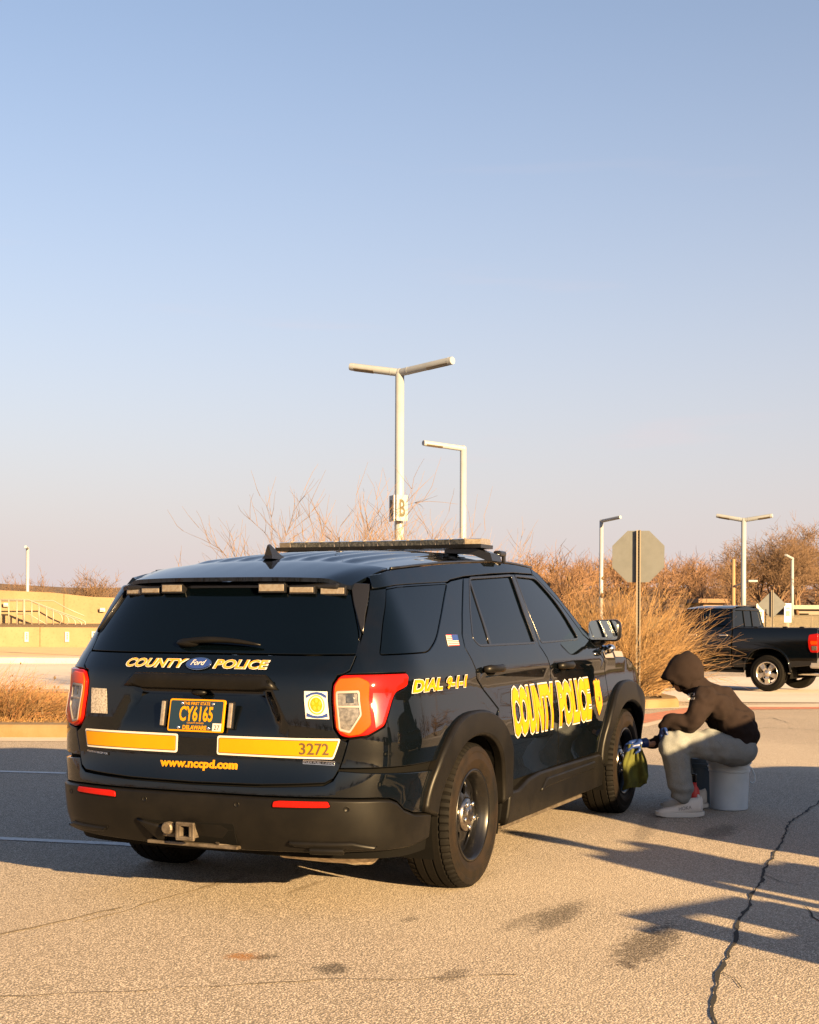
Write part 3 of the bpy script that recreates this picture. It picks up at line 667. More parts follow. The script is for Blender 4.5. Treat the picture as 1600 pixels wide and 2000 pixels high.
# windscreen, bonnet, nose
pe = [(-3.02, 1.235), (-2.90, 1.285), (-2.78, 1.34), (-2.65, 1.445), (-2.52, 1.55), (-2.40, 1.63), (-2.30, 1.69)]
wv = []; wf = []; NJ = 16
for c, z in pe:
    p = S(c, z); t = (z - 1.235) / .455
    for j in range(NJ + 1):
        v = -1 + 2 * j / NJ; b = 1 - v * v
        wv.append((p.x + b * (.20 - .11 * t), -p.y * v * -1 if False else p.y * -v, p.z + b * (.055 * t - .06 * (1 - t))))
for i in range(len(pe) - 1):
    for j in range(NJ): a = i * (NJ + 1) + j; wf.append((a, a + 1, a + NJ + 2, a + NJ + 1))
raw('windscreen', wv, wf, M['glasslight'], suv, True)
hv_ = []; hf = []
hedge = [(-2.95, 1.215), (-3.10, 1.182), (-3.4, 1.15), (-3.7, 1.10), (-3.95, 1.02), (-4.15, .91)]
for i, (c, z) in enumerate(hedge):
    p = S(c, z); t = i / 5
    for j in range(NJ + 1):
        v = -1 + 2 * j / NJ; b = (1 - v ** 4)
        hv_.append((p.x + (1 - v * v) * (.10 + .15 * t), p.y * -v, p.z + b * .045 * (1 - .3 * t)))
for i in range(5):
    for j in range(NJ): a = i * (NJ + 1) + j; hf.append((a, a + 1, a + NJ + 2, a + NJ + 1))
raw('bonnet', hv_, hf, M['paint'], suv, True)
for mi in (False, True):
    patch('front_fascia', [[(-4.15, .55), (-5.24, .50), (-5.24, .90), (-4.6, .91), (-4.15, .90)]], M['paint'], suv, mirror=mi, g=.1)
    patch('front_bumper', [[(-3.95, .28), (-5.24, .26), (-5.24, .49), (-4.15, .54), (-3.97, .5)]], M['plastic'], suv, mirror=mi, g=.1)
    patch('headlight', [[(-4.2, .87), (-4.2, .77), (-4.75, .75), (-4.8, .85)]], M['clear_lens'], suv, off=.01, mirror=mi, g=.1)
# door handles
for (c0, z0) in ((-.80, 1.118), (-2.09, 1.098)):
    for sg in (-1, 1):
        n = Sn(c0, z0); P = S(c0, z0); bm = bmesh.new()
        d = dr if c0 > -1 else df
        tube(bm, [P + Vector((-.125, -.005, .002)), P + Vector((-.10, -.030, .004)), P + Vector((-.03, -.040, .004)), P + Vector((.05, -.040, .004)), P + Vector((.11, -.028, .003)), P + Vector((.13, -.004, .0))], [.014, .018, .017, .017, .018, .014], 10)
        bmesh.ops.scale(bm, vec=(1, 1, 1.25), verts=bm.verts, space=Matrix.Translation(-P))
        if sg > 0: bmesh.ops.scale(bm, vec=(1, -1, 1), verts=bm.verts)
        host = [o for o in suv.children if o.name.split('.')[0] == 'door' and (o.data.vertices[0].co.y < 0) == (sg < 0)]
        host = min(host, key=lambda o: abs(sum(v.co.x for v in o.data.vertices) / len(o.data.vertices) - P.x))
        obj('handle', bm, M['plastic'], host, True)
        bm = bmesh.new(); bmesh.ops.create_uvsphere(bm, u_segments=16, v_segments=8, radius=.5, matrix=Matrix.Translation((P.x, sg * abs(P.y), P.z - .006)) @ Matrix.Diagonal((.15, .012, .062, 1)))
        obj('handle_pocket', bm, M['dark'], host, True)
# side decals
host_r = [o for o in suv.children if o.name.split('.')[0] == 'door' and o.data.vertices[0].co.y < 0]; host_r.sort(key=lambda o: sum(v.co.x for v in o.data.vertices) / len(o.data.vertices))
quart = [o for o in suv.children if o.name.split('.')[0] == 'quarter_panel' and o.data.vertices[0].co.y < 0][0]
def outlined(body, a, b, h, parent, bw, by, shear=0, ref=.03, ink=True):
    lettering('lettering', body, a, b, h, M['white'], parent, off=.0030, bold=bw, shear=shear, ref=ref)
    if ink: lettering('lettering', body, a, b, h, M['ink'], parent, off=.0044, bold=(bw * .30 + by * .70), shear=shear, ref=ref)
    lettering('lettering', body, a, b, h, M['yellow'], parent, off=.0058, bold=by, shear=shear, ref=ref)
outlined('DIAL', (.235, 1.043), (-.105, 1.043), .055, quart, .085, .035, .08)
outlined('9-1-1', (-.165, 1.043), (-.43, 1.043), .055, quart, .085, .035, .08)
outlined('COUNTY', (-1.085, .752), (-1.845, .752), .235, host_r[0], .090, .054)
outlined('POLICE', (-1.935, .752), (-2.615, .752), .235, host_r[1], .090, .054)
bdg = [(0, -.125), (.03, -.10), (.075, -.06), (.088, -.005), (.075, .05), (.07, .075), (.082, .105), (.055, .115), (.03, .105), (0, .125), (-.03, .105), (-.055, .115), (-.082, .105), (-.07, .075), (-.075, .05), (-.088, -.005), (-.075, -.06), (-.03, -.10)]
sheet('badge_decal', [(-2.81 + a * .9, .868 + b) for a, b in bdg], M['gold'], host_r[1], .0035)
sheet('badge_decal_face', [(-2.81 + a * .72, .868 + b * .86) for a, b in bdg], M['yellow'], host_r[1], .0049)
for r_o, r_i, m_ in ((.052, .044, 'gold'), (.030, .0, 'gold'), (.018, 0, 'brown_ink')):
    pl = [oval(-2.81, .855, r_o * .8, r_o)] + ([oval(-2.81, .855, r_i * .8, r_i)] if r_i else [])
    patch('badge_decal_seal', pl, M[m_], host_r[1], off=.0063 + (.0015 if r_o < .03 else 0) + (.0015 if r_o < .02 else 0), rim=.001, gap=0, cham=0)
fl = [(-.298, 1.250), (-.452, 1.250), (-.478, 1.306), (-.324, 1.306)]
sheet('flag_decal', fl, M['white'], quart, .0035)
def flq(s0, t0, s1, t1):
    f_ = lambda s, t: (fl[0][0] * (1 - s) * (1 - t) + fl[1][0] * s * (1 - t) + fl[2][0] * s * t + fl[3][0] * (1 - s) * t, fl[0][1] + (fl[2][1] - fl[0][1]) * t)
    return [f_(s0, t0), f_(s1, t0), f_(s1, t1), f_(s0, t1)]
for k in range(0, 7): sheet('flag_stripe', flq(.02, k * 2 / 13 + .003, .98, (k * 2 + 1) / 13), M['red_ink'], quart, .0048)
sheet('flag_canton', flq(.45, 6 / 13, .98, .985), M['blue_ink'], quart, .0062)
fndr = [o for o in suv.children if o.name.split('.')[0] == 'fender' and o.data.vertices[0].co.y < 0][0]
for a in (-3.06, -3.32): sheet('fender_decal', [(a, 1.125), (a - .21, 1.120), (a - .20, 1.160), (a + .01, 1.168)], M['pink'], fndr, .004)
# door mirrors
for sg in (-1, 1):
    mr = empty('door_mirror', (0, 0, 0), 0, suv)
    c = Vector((2.50, sg * 1.00, 1.315)); bm = bmesh.new()
    box(bm, (0, 0, 0), (.17, .235, .165), None, .05, 4)
    for v in bm.verts:
        k = (v.co.x + .085) / .17; v.co.y *= 1 - .28 * k; v.co.z *= 1 - .30 * k
        if v.co.y * sg < 0: v.co.z *= .93
    bmesh.ops.transform(bm, matrix=Matrix.Translation(c) @ Matrix.Rotation(-sg * rad(5), 4, 'Z'), verts=bm.verts)
    obj('mirror_housing', bm, M['trim'], mr, True)
    RM = Matrix.Translation(c + Vector((-.083, 0, 0))) @ Matrix.Rotation(-sg * rad(5), 4, 'Z')
    bm = bmesh.new(); pl = rounded([(-.098, -.062), (.098, -.062), (.102, .045), (.085, .066), (-.09, .066)], .025, 4)
    prism(bm, pl, 0, .006, RM @ Matrix(((0, 0, -1, 0), (1, 0, 0, 0), (0, 1, 0, 0), (0, 0, 0, 1))))
    obj('mirror_glass', bm, mat('mirror_glass', (.6, .66, .66), .02, 1), mr)
    bm = bmesh.new(); tube(bm, [(2.52, sg * .86, 1.215), (2.52, sg * .93, 1.235), (2.53, sg * .97, 1.26)], [.05, .04, .035], 10); box(bm, (2.56, sg * .84, 1.25), (.16, .05, .06), None, .02); obj('mirror_arm', bm, M['trim'], mr, True)
    bm = bmesh.new(); tube(bm, [(2.60, sg * .985, 1.185), (2.66, sg * .99, 1.19)], [.032, .028], 12); tube(bm, [(2.62, sg * .93, 1.20), (2.62, sg * .98, 1.19)], .015, 8); obj('spot_lamp', bm, M['chrome'], mr, True)

# wheels
def wheel(name, parent, x, y, sg, R=.378, W=.252, style='steel', mats=('rubber', 'sidewall', 'rim'), rz=0):
    wh = empty(name, (x, y, R - .006), rz, parent)
    Q = Matrix.Rotation(rad(90) * (1 if sg < 0 else -1), 4, 'X')        # local +Z = outboard
    hw = W / 2; bm = bmesh.new(); rr = R * .622
    prof = []
    gro = [-.62, -.22, .22, .62]
    xs = []
    for g_ in gro: xs += [(g_ - .045, 0), (g_ - .035, 1), (g_ + .035, 1), (g_ + .045, 0)]
    tread = [(-.86, 0)] + xs + [(.86, 0)]
    tp = [(R - .012 * abs(a) ** 3 - (.010 if d else 0), a * hw) for a, d in tread]
    NS = 240
    def ring(r, h): return [bm.verts.new(Q @ Vector((r * math.cos(2 * math.pi * k / NS), r * math.sin(2 * math.pi * k / NS), h))) for k in range(NS)]
    def lug(r, h, dep): return [bm.verts.new(Q @ Vector(((r - (dep if k % 4 == 0 else 0)) * math.cos(2 * math.pi * (k + (.0 if k % 4 else .0)) / NS), (r - (dep if k % 4 == 0 else 0)) * math.sin(2 * math.pi * k / NS), h))) for k in range(NS)]
    rings = [ring(R - .10, -hw * .98)] + [ring(R - .05, -hw * 1.05), lug(R - .022, -hw * 1.0, .008)]
    rings += [lug(tp[0][0], tp[0][1], .009)] + [lug(r, h, .009 if abs(h) > hw * .66 else 0) for r, h in tp[1:-1]] + [lug(tp[-1][0], tp[-1][1], .009), lug(R - .022, hw * 1.0, .008)]
    for a, b in zip(rings, rings[1:]):
        for k in range(NS): bm.faces.new((a[k], a[(k + 1) % NS], b[(k + 1) % NS], b[k]))
    t = obj('tyre', bm, M[mats[0]], wh); smooth_by_angle(t, 30)
    bm = bmesh.new()
    lathe(bm, [(R - .0225, hw * .999), (R - .032, hw * 1.035), (R - .048, hw * 1.055), (R - .050, hw * 1.045), (R - .056, hw * 1.045), (R - .058, hw * 1.055), (R - .085, hw * 1.05), (R - .088, hw * 1.065), (R - .110, hw * 1.04), (rr + .012, hw * .95), (rr, hw * .90), (rr - .005, hw * .6)], 96, Q)
    lathe(bm, [(R - .0225, -hw * .999), (R - .05, -hw * 1.05), (rr, -hw * .92), (rr - .03, -hw * .5)], 48, Q)
    s = obj('sidewall', bm, M[mats[1]], wh); smooth_by_angle(s, 40)
    bm = bmesh.new()
    lathe(bm, [(rr + .004, hw * .90), (rr + .006, hw * .96), (rr - .004, hw * .975), (rr - .014, hw * .93), (rr - .018, hw * .78), (rr - .026, hw * .70), (rr - .034, hw * .40), (rr - .036, hw * .1), (rr - .05, -hw * .6)], 72, Q)
    obj('rim_barrel', bm, M[mats[2]], wh, True)
    if style == 'steel':
        def face(c, z): r = math.hypot(c, z) / (rr - .03); h = hw * (.18 + .50 * sstep(.95, .55, r) * 1.0 - .15 * sstep(.45, .2, r)) ; return Q @ Vector((c, z, h))
        # five rounded openings
        hol = []
        for k in range(5):
            a0 = k * 2 * math.pi / 5 + .3; pl = []
            for i in range(14):
                tt = 2 * math.pi * i / 14; rc = .150 + .043 * math.cos(tt); aa = a0 + .33 * math.sin(tt) * (1 + .25 * math.cos(tt)); pl.append((rc * math.cos(aa), rc * math.sin(aa)))
            hol.append(pl)
        def hb_(r):
            x_ = r / (rr - .03)
            return hw * (.40 + .24 * (1 - sstep(.42, 1.0, x_)))
        def f2(c, z):
            r = math.hypot(c, z); h = hb_(r); dmin = min(math.hypot(c - sum(p[0] for p in H) / 14, z - sum(p[1] for p in H) / 14) for H in hol)
            return Q @ Vector((c, z, h - .010 * (1 - sstep(.045, .075, dmin))))
        def n2(c, z):
            n = nrm(f2, c, z, .004); o = Q @ Vector((0, 0, 1)); return n if n.dot(o) > 0 else -n
        circ = [((rr - .033) * math.cos(2 * math.pi * i / 64), (rr - .033) * math.sin(2 * math.pi * i / 64)) for i in range(64)]
        patch('rim', [circ] + hol, M[mats[2]], wh, rim=.012, gap=0, cham=.003, g=.022, surf=f2, nfun=n2)
        bm = bmesh.new(); h0 = hw * .60
        lathe(bm, [(.092, h0 - .004), (.090, h0 + .010), (.078, h0 + .020), (.050, h0 + .024), (.046, h0 + .030), (.030, h0 + .034), (0, h0 + .035)], 36, Q)
        hc = obj('hub_cap', bm, M['hubcap'], wh, True)
        for k in range(5):
            bm = bmesh.new(); a = k * 2 * math.pi / 5 + .9
            lathe(bm, [(.013, h0 + .012), (.013, h0 + .026), (.010, h0 + .032), (0, h0 + .033)], 10, Q @ Matrix.Translation((.066 * math.cos(a), .066 * math.sin(a), 0))); obj('lug_nut', bm, M['chrome'], wh, True)
    else:
        for k in range(5):
            bm = bmesh.new(); a = k * 2 * math.pi / 5 + .31; Rz = Q @ Matrix.Rotation(a, 4, 'Z'); hz = hw * .78; r1 = rr - .012
            for s0, s1 in ((.0, .0),):
                P = [(.04, -.05), (.12, -.040), (r1, -.062), (r1, .062), (.12, .040), (.04, .05)]
                top = [bm.verts.new(Rz @ Vector((x_, y_, hz - .10 * max(0, .12 - x_) + (.012 if abs(y_) < .045 else 0)))) for x_, y_ in P]; bot = [bm.verts.new(Rz @ Vector((x_, y_ * 1.1, hz - .07))) for x_, y_ in P]
                bm.faces.new(top); bm.faces.new(bot[::-1])
                for i in range(6): bm.faces.new((top[i], top[(i + 1) % 6], bot[(i + 1) % 6], bot[i]))
            bmesh.ops.bevel(bm, geom=list(bm.edges), offset=.006, segments=2, affect='EDGES'); obj('spoke', bm, M[mats[2]], wh)
        bm = bmesh.new(); lathe(bm, [(.085, hw * .55), (.08, hw * .80), (.045, hw * .84), (.04, hw * .90), (0, hw * .92)], 24, Q); obj('hub_cap', bm, M[mats[2]], wh, True)
    bm = bmesh.new(); lathe(bm, [(0, 0), (.17, 0), (.17, -.02), (0, -.02)], 32, Q); obj('brake_disc', bm, M['dark'], wh)
    return wh
wheel('wheel', suv, ARX, -.855, -1); wheel('wheel', suv, ARX, .855, 1)
wheel('wheel', suv, FAX, -.855, -1); wheel('wheel', suv, FAX, .855, 1)
# ------------------------------------------------------------------ ground and setting
def asphalt_material():
    m = bpy.data.materials.new('worn_asphalt'); m.use_nodes = True; n = m.node_tree; L = n.links; p = n.nodes['Principled BSDF']
    tc = n.nodes.new('ShaderNodeTexCoord'); O = tc.outputs['Object']
    def noi(s, d=5, r=.6, vec=None):
        t = n.nodes.new('ShaderNodeTexNoise'); t.inputs['Scale'].default_value = s; t.inputs['Detail'].default_value = d; t.inputs['Roughness'].default_value = r
        L.new(vec or O, t.inputs['Vector']); return t.outputs['Fac']
    def ramp(f, lo, hi):
        r = n.nodes.new('ShaderNodeMapRange'); r.interpolation_type = 'SMOOTHSTEP'; r.inputs['From Min'].default_value = lo; r.inputs['From Max'].default_value = hi; L.new(f, r.inputs['Value']); return r.outputs['Result']
    def mix(f, a, b):
        x = n.nodes.new('ShaderNodeMix'); x.data_type = 'RGBA'
        L.new(f, x.inputs['Factor'])
        for s, v in (('A', a), ('B', b)):
            if isinstance(v, tuple): x.inputs[s].default_value = (*v, 1)
            else: L.new(v, x.inputs[s])
        return x.outputs['Result']
    def math_(op, a, b):
        x = n.nodes.new('ShaderNodeMath'); x.operation = op
        for i, v in enumerate((a, b)):
            if isinstance(v, (int, float)): x.inputs[i].default_value = v
            else: L.new(v, x.inputs[i])
        return x.outputs[0]
    vo = n.nodes.new('ShaderNodeTexVoronoi'); vo.inputs['Scale'].default_value = 115; L.new(O, vo.inputs['Vector'])
    stone = mix(ramp(vo.outputs['Color'], .2, .85), (.27, .225, .185), (.57, .49, .415))
    c = mix(ramp(vo.outputs['Distance'], .30, .62), stone, (.13, .11, .088))
    c = mix(math_('MULTIPLY', ramp(noi(210, 3), .48, .62), .55), c, (.60, .52, .42))
    c = mix(math_('MULTIPLY', ramp(noi(.55, 6), .45, .75), .35), c, (.27, .225, .18))
    c = mix(math_('MULTIPLY', ramp(noi(2.3, 6, .7), .56, .78), .45), c, (.19, .155, .12))
    c = mix(math_('MULTIPLY', ramp(noi(.18, 3), .5, .7), .25), c, (.50, .43, .345))
    c = mix(math_('MULTIPLY', ramp(noi(58, 3, .7), .60, .68), .75), c, (.10, .083, .066))
    speck = ramp(noi(75, 5, .75), .36, .60)
    # oil and rust stains, each with its own place and ragged edge
    mp = n.nodes.new('ShaderNodeSeparateXYZ'); L.new(O, mp.inputs[0])
    def stain(x, y, rx, ry, ang, col, amt):
        nonlocal c
        ca, sa = math.cos(ang), math.sin(ang)
        dx = math_('SUBTRACT', mp.outputs[0], x); dy = math_('SUBTRACT', mp.outputs[1], y)
        u = math_('DIVIDE', math_('ADD', math_('MULTIPLY', dx, ca), math_('MULTIPLY', dy, sa)), rx)
        v = math_('DIVIDE', math_('SUBTRACT', math_('MULTIPLY', dy, ca), math_('MULTIPLY', dx, sa)), ry)
        d = math_('ADD', math_('SQRT', math_('ADD', math_('MULTIPLY', u, u), math_('MULTIPLY', v, v)), 0), math_('MULTIPLY', math_('SUBTRACT', noi(24, 8, .8), .5), 3.0))
        f = n.nodes.new('ShaderNodeMapRange'); f.interpolation_type = 'SMOOTHSTEP'; f.inputs['From Min'].default_value = 1.05; f.inputs['From Max'].default_value = .5; L.new(d, f.inputs['Value'])
        c = mix(math_('MULTIPLY', math_('MULTIPLY', f.outputs['Result'], amt), math_('ADD', math_('MULTIPLY', speck, .75), .25)), c, col)
    def gp(px, py):
        q = pix(px, py, 1) - CAM; k = -CAM.z / q.z; q = CAM + q * k; return q.x, q.y
    for xa, ya, xb, yb, wd, col, amt in ((445, 1867, 505, 1869, .055, (.24, .10, .02), .95), (500, 1871, 540, 1867, .04, (.05, .04, .03), .85), (618, 1893, 680, 1891, .075, (.03, .027, .025), .95), (1052, 1815, 1128, 1764, .075, (.05, .042, .035), .9), (980, 1818, 1065, 1778, .045, (.08, .065, .05), .6), (1222, 1882, 1305, 1812, .10, (.045, .036, .028), .95), (1213, 1876, 1238, 1892, .025, (.04, .03, .025), .9), (862, 1916, 908, 1893, .045, (.08, .065, .05), .75), (1380, 1638, 1428, 1612, .09, (.07, .06, .05), .8), (1248, 1645, 1278, 1588, .06, (.08, .07, .06), .6), (860, 1735, 940, 1695, .14, (.16, .13, .085), .45), (785, 1800, 815, 1792, .03, (.07, .06, .05), .7), (395, 1735, 470, 1712, .03, (.12, .09, .055), .7), (560, 1745, 625, 1722, .02, (.12, .09, .055), .7)):
        p0 = gp(xa, ya); p1 = gp(xb, yb); stain((p0[0] + p1[0]) / 2, (p0[1] + p1[1]) / 2, max(.05, math.hypot(p1[0] - p0[0], p1[1] - p0[1]) / 2) * 1.35, wd * 1.35, math.atan2(p1[1] - p0[1], p1[0] - p0[0]), col, amt)
    L.new(c, p.inputs['Base Color']); p.inputs['Roughness'].default_value = .88; p.inputs['Specular IOR Level'].default_value = .25
    bp = n.nodes.new('ShaderNodeBump'); bp.inputs['Strength'].default_value = .5; bp.inputs['Distance'].default_value = .004
    hgt = math_('ADD', math_('MULTIPLY', vo.outputs['Distance'], -1.1), math_('MULTIPLY', noi(95, 4), .9)); L.new(hgt, bp.inputs['Height']); L.new(bp.outputs[0], p.inputs['Normal'])
    return m
M['asphalt'] = asphalt_material()
M['concrete'] = mat('warm_concrete', (.175, .125, .068), .85, var=(.7, (.21, .155, .088), (.35, .7)), var2=(9, (.12, .085, .045), (.55, .85)), bump=(60, .3, .005))
M['kerb'] = mat('yellow_worn_kerb', (.125, .076, .028), .85, var=(1.6, (.155, .105, .052), (.4, .65)), var2=(14, (.065, .045, .023), (.62, .8)), bump=(50, .5, .006))
M['pale_concrete'] = mat('pale_concrete', (.38, .32, .26), .9, var=(1.2, (.44, .38, .31), (.4, .7)), var2=(18, (.28, .23, .19), (.55, .8)), bump=(70, .4, .004))
M['roadway'] = mat('pale_roadway', (.48, .42, .375), .9, var=(.35, (.42, .36, .32), (.4, .7)), var2=(30, (.34, .29, .25), (.5, .8)))
M['mulch'] = mat('dark_mulch', (.045, .03, .02), .95, var=(18, (.10, .065, .035), (.45, .7)), bump=(45, 1, .04))
M['soil'] = mat('dry_soil', (.10, .06, .03), .95, var=(12, (.17, .11, .055), (.4, .7)), bump=(30, 1, .04))
M['field'] = mat('winter_field', (.105, .085, .030), .95, var=(.25, (.16, .11, .045), (.4, .65)), var2=(4, (.07, .07, .025), (.5, .8)), bump=(9, 1, .1))
M['hill'] = mat('brown_hillside', (.085, .050, .026), .95, var=(.3, (.13, .075, .035), (.4, .7)), bump=(2, 1, .5))
M['line_paint'] = mat('worn_white_line', (.58, .57, .56), .8, var=(25, (.40, .38, .36), (.45, .7)))
M['crack'] = mat('tarred_crack', (.012, .011, .010), .9)
def brick_material():
    m = bpy.data.materials.new('brick_paving'); m.use_nodes = True; n = m.node_tree; p = n.nodes['Principled BSDF']
    tc = n.nodes.new('ShaderNodeTexCoord'); b = n.nodes.new('ShaderNodeTexBrick'); b.inputs['Scale'].default_value = 1; b.inputs['Brick Width'].default_value = .2; b.inputs['Row Height'].default_value = .1; b.inputs['Mortar Size'].default_value = .006
    b.inputs['Color1'].default_value = (.40, .135, .075, 1); b.inputs['Color2'].default_value = (.31, .11, .065, 1); b.inputs['Mortar'].default_value = (.16, .10, .07, 1)
    n.links.new(tc.outputs['Object'], b.inputs['Vector']); n.links.new(b.outputs['Color'], p.inputs['Base Color']); p.inputs['Roughness'].default_value = .9
    return m
M['brick'] = brick_material()

# the lot itself: polar sheet centred under the camera, finer near it
vs = []; fs = []; radii = [0.5, 1.5, 3, 5, 7, 9, 11, 13, 15, 18, 21, 25, 30, 35, 40, 46, 52, 58, 66, 76, 90, 110, 140, 200, 400, 900, 2500]; NA = 96
vs.append((CAM.x, CAM.y, gz(CAM.x, CAM.y)))
for r in radii:
    for k in range(NA):
        a = 2 * math.pi * k / NA; x = CAM.x + r * math.cos(a); y = CAM.y + r * math.sin(a); vs.append((x, y, gz(x, y) - (.0 if r < 120 else 1.0)))
fs += [(0, 1 + k, 1 + (k + 1) % NA) for k in range(NA)]
for i in range(len(radii) - 1):
    for k in range(NA):
        a = 1 + i * NA + k; b = 1 + i * NA + (k + 1) % NA; fs.append((a, a + NA, b + NA, b))
lot = raw('parking_lot', vs, fs, M['asphalt'], None, True); tag(lot, kind='structure')

def strip(name, rows, m, kind='structure', up=.004, parent=None):
    """rows of ground points (lat, dep) pairs -> sheet lying `up` above the ground"""
    v = []; f = []
    for a, b in rows:
        for q in range(5):
            t = q / 4; P = ld(a[0] + (b[0] - a[0]) * t, a[1] + (b[1] - a[1]) * t); v.append((P.x, P.y, P.z + up))
    for i in range(len(rows) - 1):
        for q in range(4): k = i * 5 + q; f.append((k, k + 1, k + 6, k + 5))
    o = raw(name, v, f, m, parent)
    if kind and not parent: tag(o, kind=kind)
    return o
def kerb(name, path, m, w=.16, h=.14, z0=None, label=None):
    """extruded kerb with rounded nose along ground points (lat, dep); body to the left of the path"""
    pts = [ld(*p) if z0 is None else ld(p[0], p[1], z0) for p in path]; bm = bmesh.new(); rings = []
    for i, p in enumerate(pts):
        t = (pts[min(i + 1, len(pts) - 1)] - pts[max(i - 1, 0)]); t.z = 0; t.normalize(); nn = Vector((-t.y, t.x, 0))
        rings.append([bm.verts.new(p + nn * a + UP * b) for a, b in ((0, -.05), (.012, h * .75), (.035, h * .95), (.06, h), (w, h), (w, -.05))])
    for a, b in zip(rings, rings[1:]):
        for k in range(5): bm.faces.new((a[k], a[k + 1], b[k + 1], b[k]))
    bm.faces.new(rings[0]); bm.faces.new(rings[-1][::-1])
    o = obj(name, bm, m); tag(o, kind='structure'); return o
def lat(px, d): return (px - 800) / FPX * d
# left: planted island behind the car, roadway, far pavement
D = 15.9
kerb('kerb', [(-12 + i, D + .06 * math.sin(i)) for i in range(0, 13)][::-1] if False else [(2.0 - i * .5, D) for i in range(0, 29)][::-1] if False else [(-12 + i * .5, D) for i in range(0, 28)], M['kerb'], w=.34, h=.15)
strip('gutter', [((-12, D - .48), (1.5, D - .48)), ((-12, D + .02), (1.5, D + .02))], M['pale_concrete'])
strip('planted_island', [((-12, D + .3), (1.4, D + .3)), ((-12, 18.5), (1.4, 18.5)), ((-12, 22.4), (1.4, 22.4))], M['soil'], up=.10)
kerb('kerb', [(1.5 - i * .5, 22.8) for i in range(0, 28)], M['kerb'], w=.34, h=.15)
strip('brick_band', [((-24, 24.2), (-2, 24.2)), ((-24, 25.6), (-2, 25.6))], M['brick'])
strip('road', [((-40, 26.5), (-1, 26.5)), ((-40, 33), (-1, 33)), ((-40, 41), (-1, 41))], M['roadway'])
kerb('kerb', [(-42 + i * 3, 41.2) for i in range(0, 14)], M['pale_concrete'], w=.25, h=.17)
strip('pavement', [((-42, 41.4), (-2, 41.4)), ((-42, 43.6), (-2, 43.6))], M['pale_concrete'], up=.165)
v = []
for dd, z in ((43.6, .165), (50, .12), (58.2, .14)):
    for l_ in (-44, -22, -3): P = ld(l_, dd, z); v.append((P.x, P.y, P.z))
tag(raw('ramp_paving', v, [(0, 1, 4, 3), (1, 2, 5, 4), (3, 4, 7, 6), (4, 5, 8, 7)], mat('orange_paving', (.50, .345, .18), .9, var=(.8, (.42, .29, .15), (.4, .7)), var2=(12, (.36, .25, .13), (.5, .8)))), kind='structure')
# terraced concrete walls
def wallbox(name, pl, m, thick, label):
    """pl: (lat, dep, z0, z1) stations"""
    bm = bmesh.new(); R_ = []
    for l_, d_, z0, z1 in pl:
        R_.append([bm.verts.new(ld(l_, d_, z0)), bm.verts.new(ld(l_, d_, z1)), bm.verts.new(ld(l_ * (1 + thick / d_), d_ + thick, z1)), bm.verts.new(ld(l_ * (1 + thick / d_), d_ + thick, z0))])
    for a, b in zip(R_, R_[1:]):
        for k in range(4): bm.faces.new((a[k], a[(k + 1) % 4], b[(k + 1) % 4], b[k]))
    bm.faces.new(R_[0]); bm.faces.new(R_[-1][::-1])
    o = obj(name, bm, m); tag(o, label, 'wall')
    l_ = -30.
    while l_ < -4:
        for q, (A, B) in enumerate(zip(pl, pl[1:])):
            if A[0] <= l_ < B[0]:
                z1 = A[3] + (B[3] - A[3]) * (l_ - A[0]) / (B[0] - A[0]); c = ld(l_, A[1] - .004, z1 / 2); b2 = bmesh.new(); box(b2, c, (.03, .012, z1), Matrix.Rotation(math.atan2(RT.y, RT.x), 4, 'Z')); obj('control_joint', b2, M['soil'], o)
        l_ += 2.9
    return o
wallbox('concrete_wall', [(-44, 58, 0, .96), (-20, 58, 0, .96), (-3, 58, 0, .94)], M['concrete'], .35, 'low concrete planter wall with small white signs, behind the ramp')
wallbox('concrete_wall', [(-46, 62, 0, 2.75), (-18.5, 62, 0, 2.58), (-16, 62, 0, 2.48), (-14.3, 62, 0, 2.30), (-12.5, 62, 0, 2.24), (-3, 62, 0, 2.2)], M['concrete'], .5, 'taller concrete retaining wall behind the metal railing at far left')
v = [ld(l_, d_, z) for d_, z in ((58.3, .90), (60, 1.06), (62.0, 1.1)) for l_ in (-45, -20, -15.4, -3)]
tag(raw('planter_soil', v, [(0, 1, 5, 4), (1, 2, 6, 5), (2, 3, 7, 6), (4, 5, 9, 8), (5, 6, 10, 9), (6, 7, 11, 10)], M['soil']), kind='structure')
M['galv'] = mat('white_painted_metal', (.20, .175, .14), .45)
rl = empty('metal_railing', ld(lat(90, 60), 60, 1.0)); tag(rl, 'pale metal railing with curved ends stepping down in front of concrete wall', 'railing')
inv = rl.matrix_basis.inverted() if False else Matrix.Translation(-Vector(rl.location))
def rpt(px, py, d=60): return inv @ pix(px, py, d)
def rtube(name, pts, r, m=None):
    bm = bmesh.new(); tube(bm, pts, r, 6); return obj(name, bm, m or M['galv'], rl, True)
rtube('top_rail', [rpt(-60, 1171), rpt(55, 1171), rpt(90, 1185), rpt(158, 1210), rpt(166, 1214), rpt(167, 1220), rpt(160, 1222)], .035)
rtube('top_rail', [rpt(-60, 1174, 60.6), rpt(104, 1173, 60.6), rpt(130, 1188, 60.6), rpt(165, 1203, 60.6)], .03)
for px, y0 in ((1, 1171), (17, 1171), (33, 1173), (47, 1171), (62, 1173), (76, 1178), (91, 1184), (104, 1188)): rtube('post', [rpt(px, y0), rpt(px, 1222)], .033 if px != 47 else .06)
for k in range(4):
    x = 100 + 13 * k; y = 1190 + 5 * k
    rtube('curved_rail', [rpt(x - 40, y - 16), rpt(x - 4, y), rpt(x + 12, y + 5), rpt(x + 20, y + 12), rpt(x + 22, y + 20), rpt(x + 15, 1222)], .027)
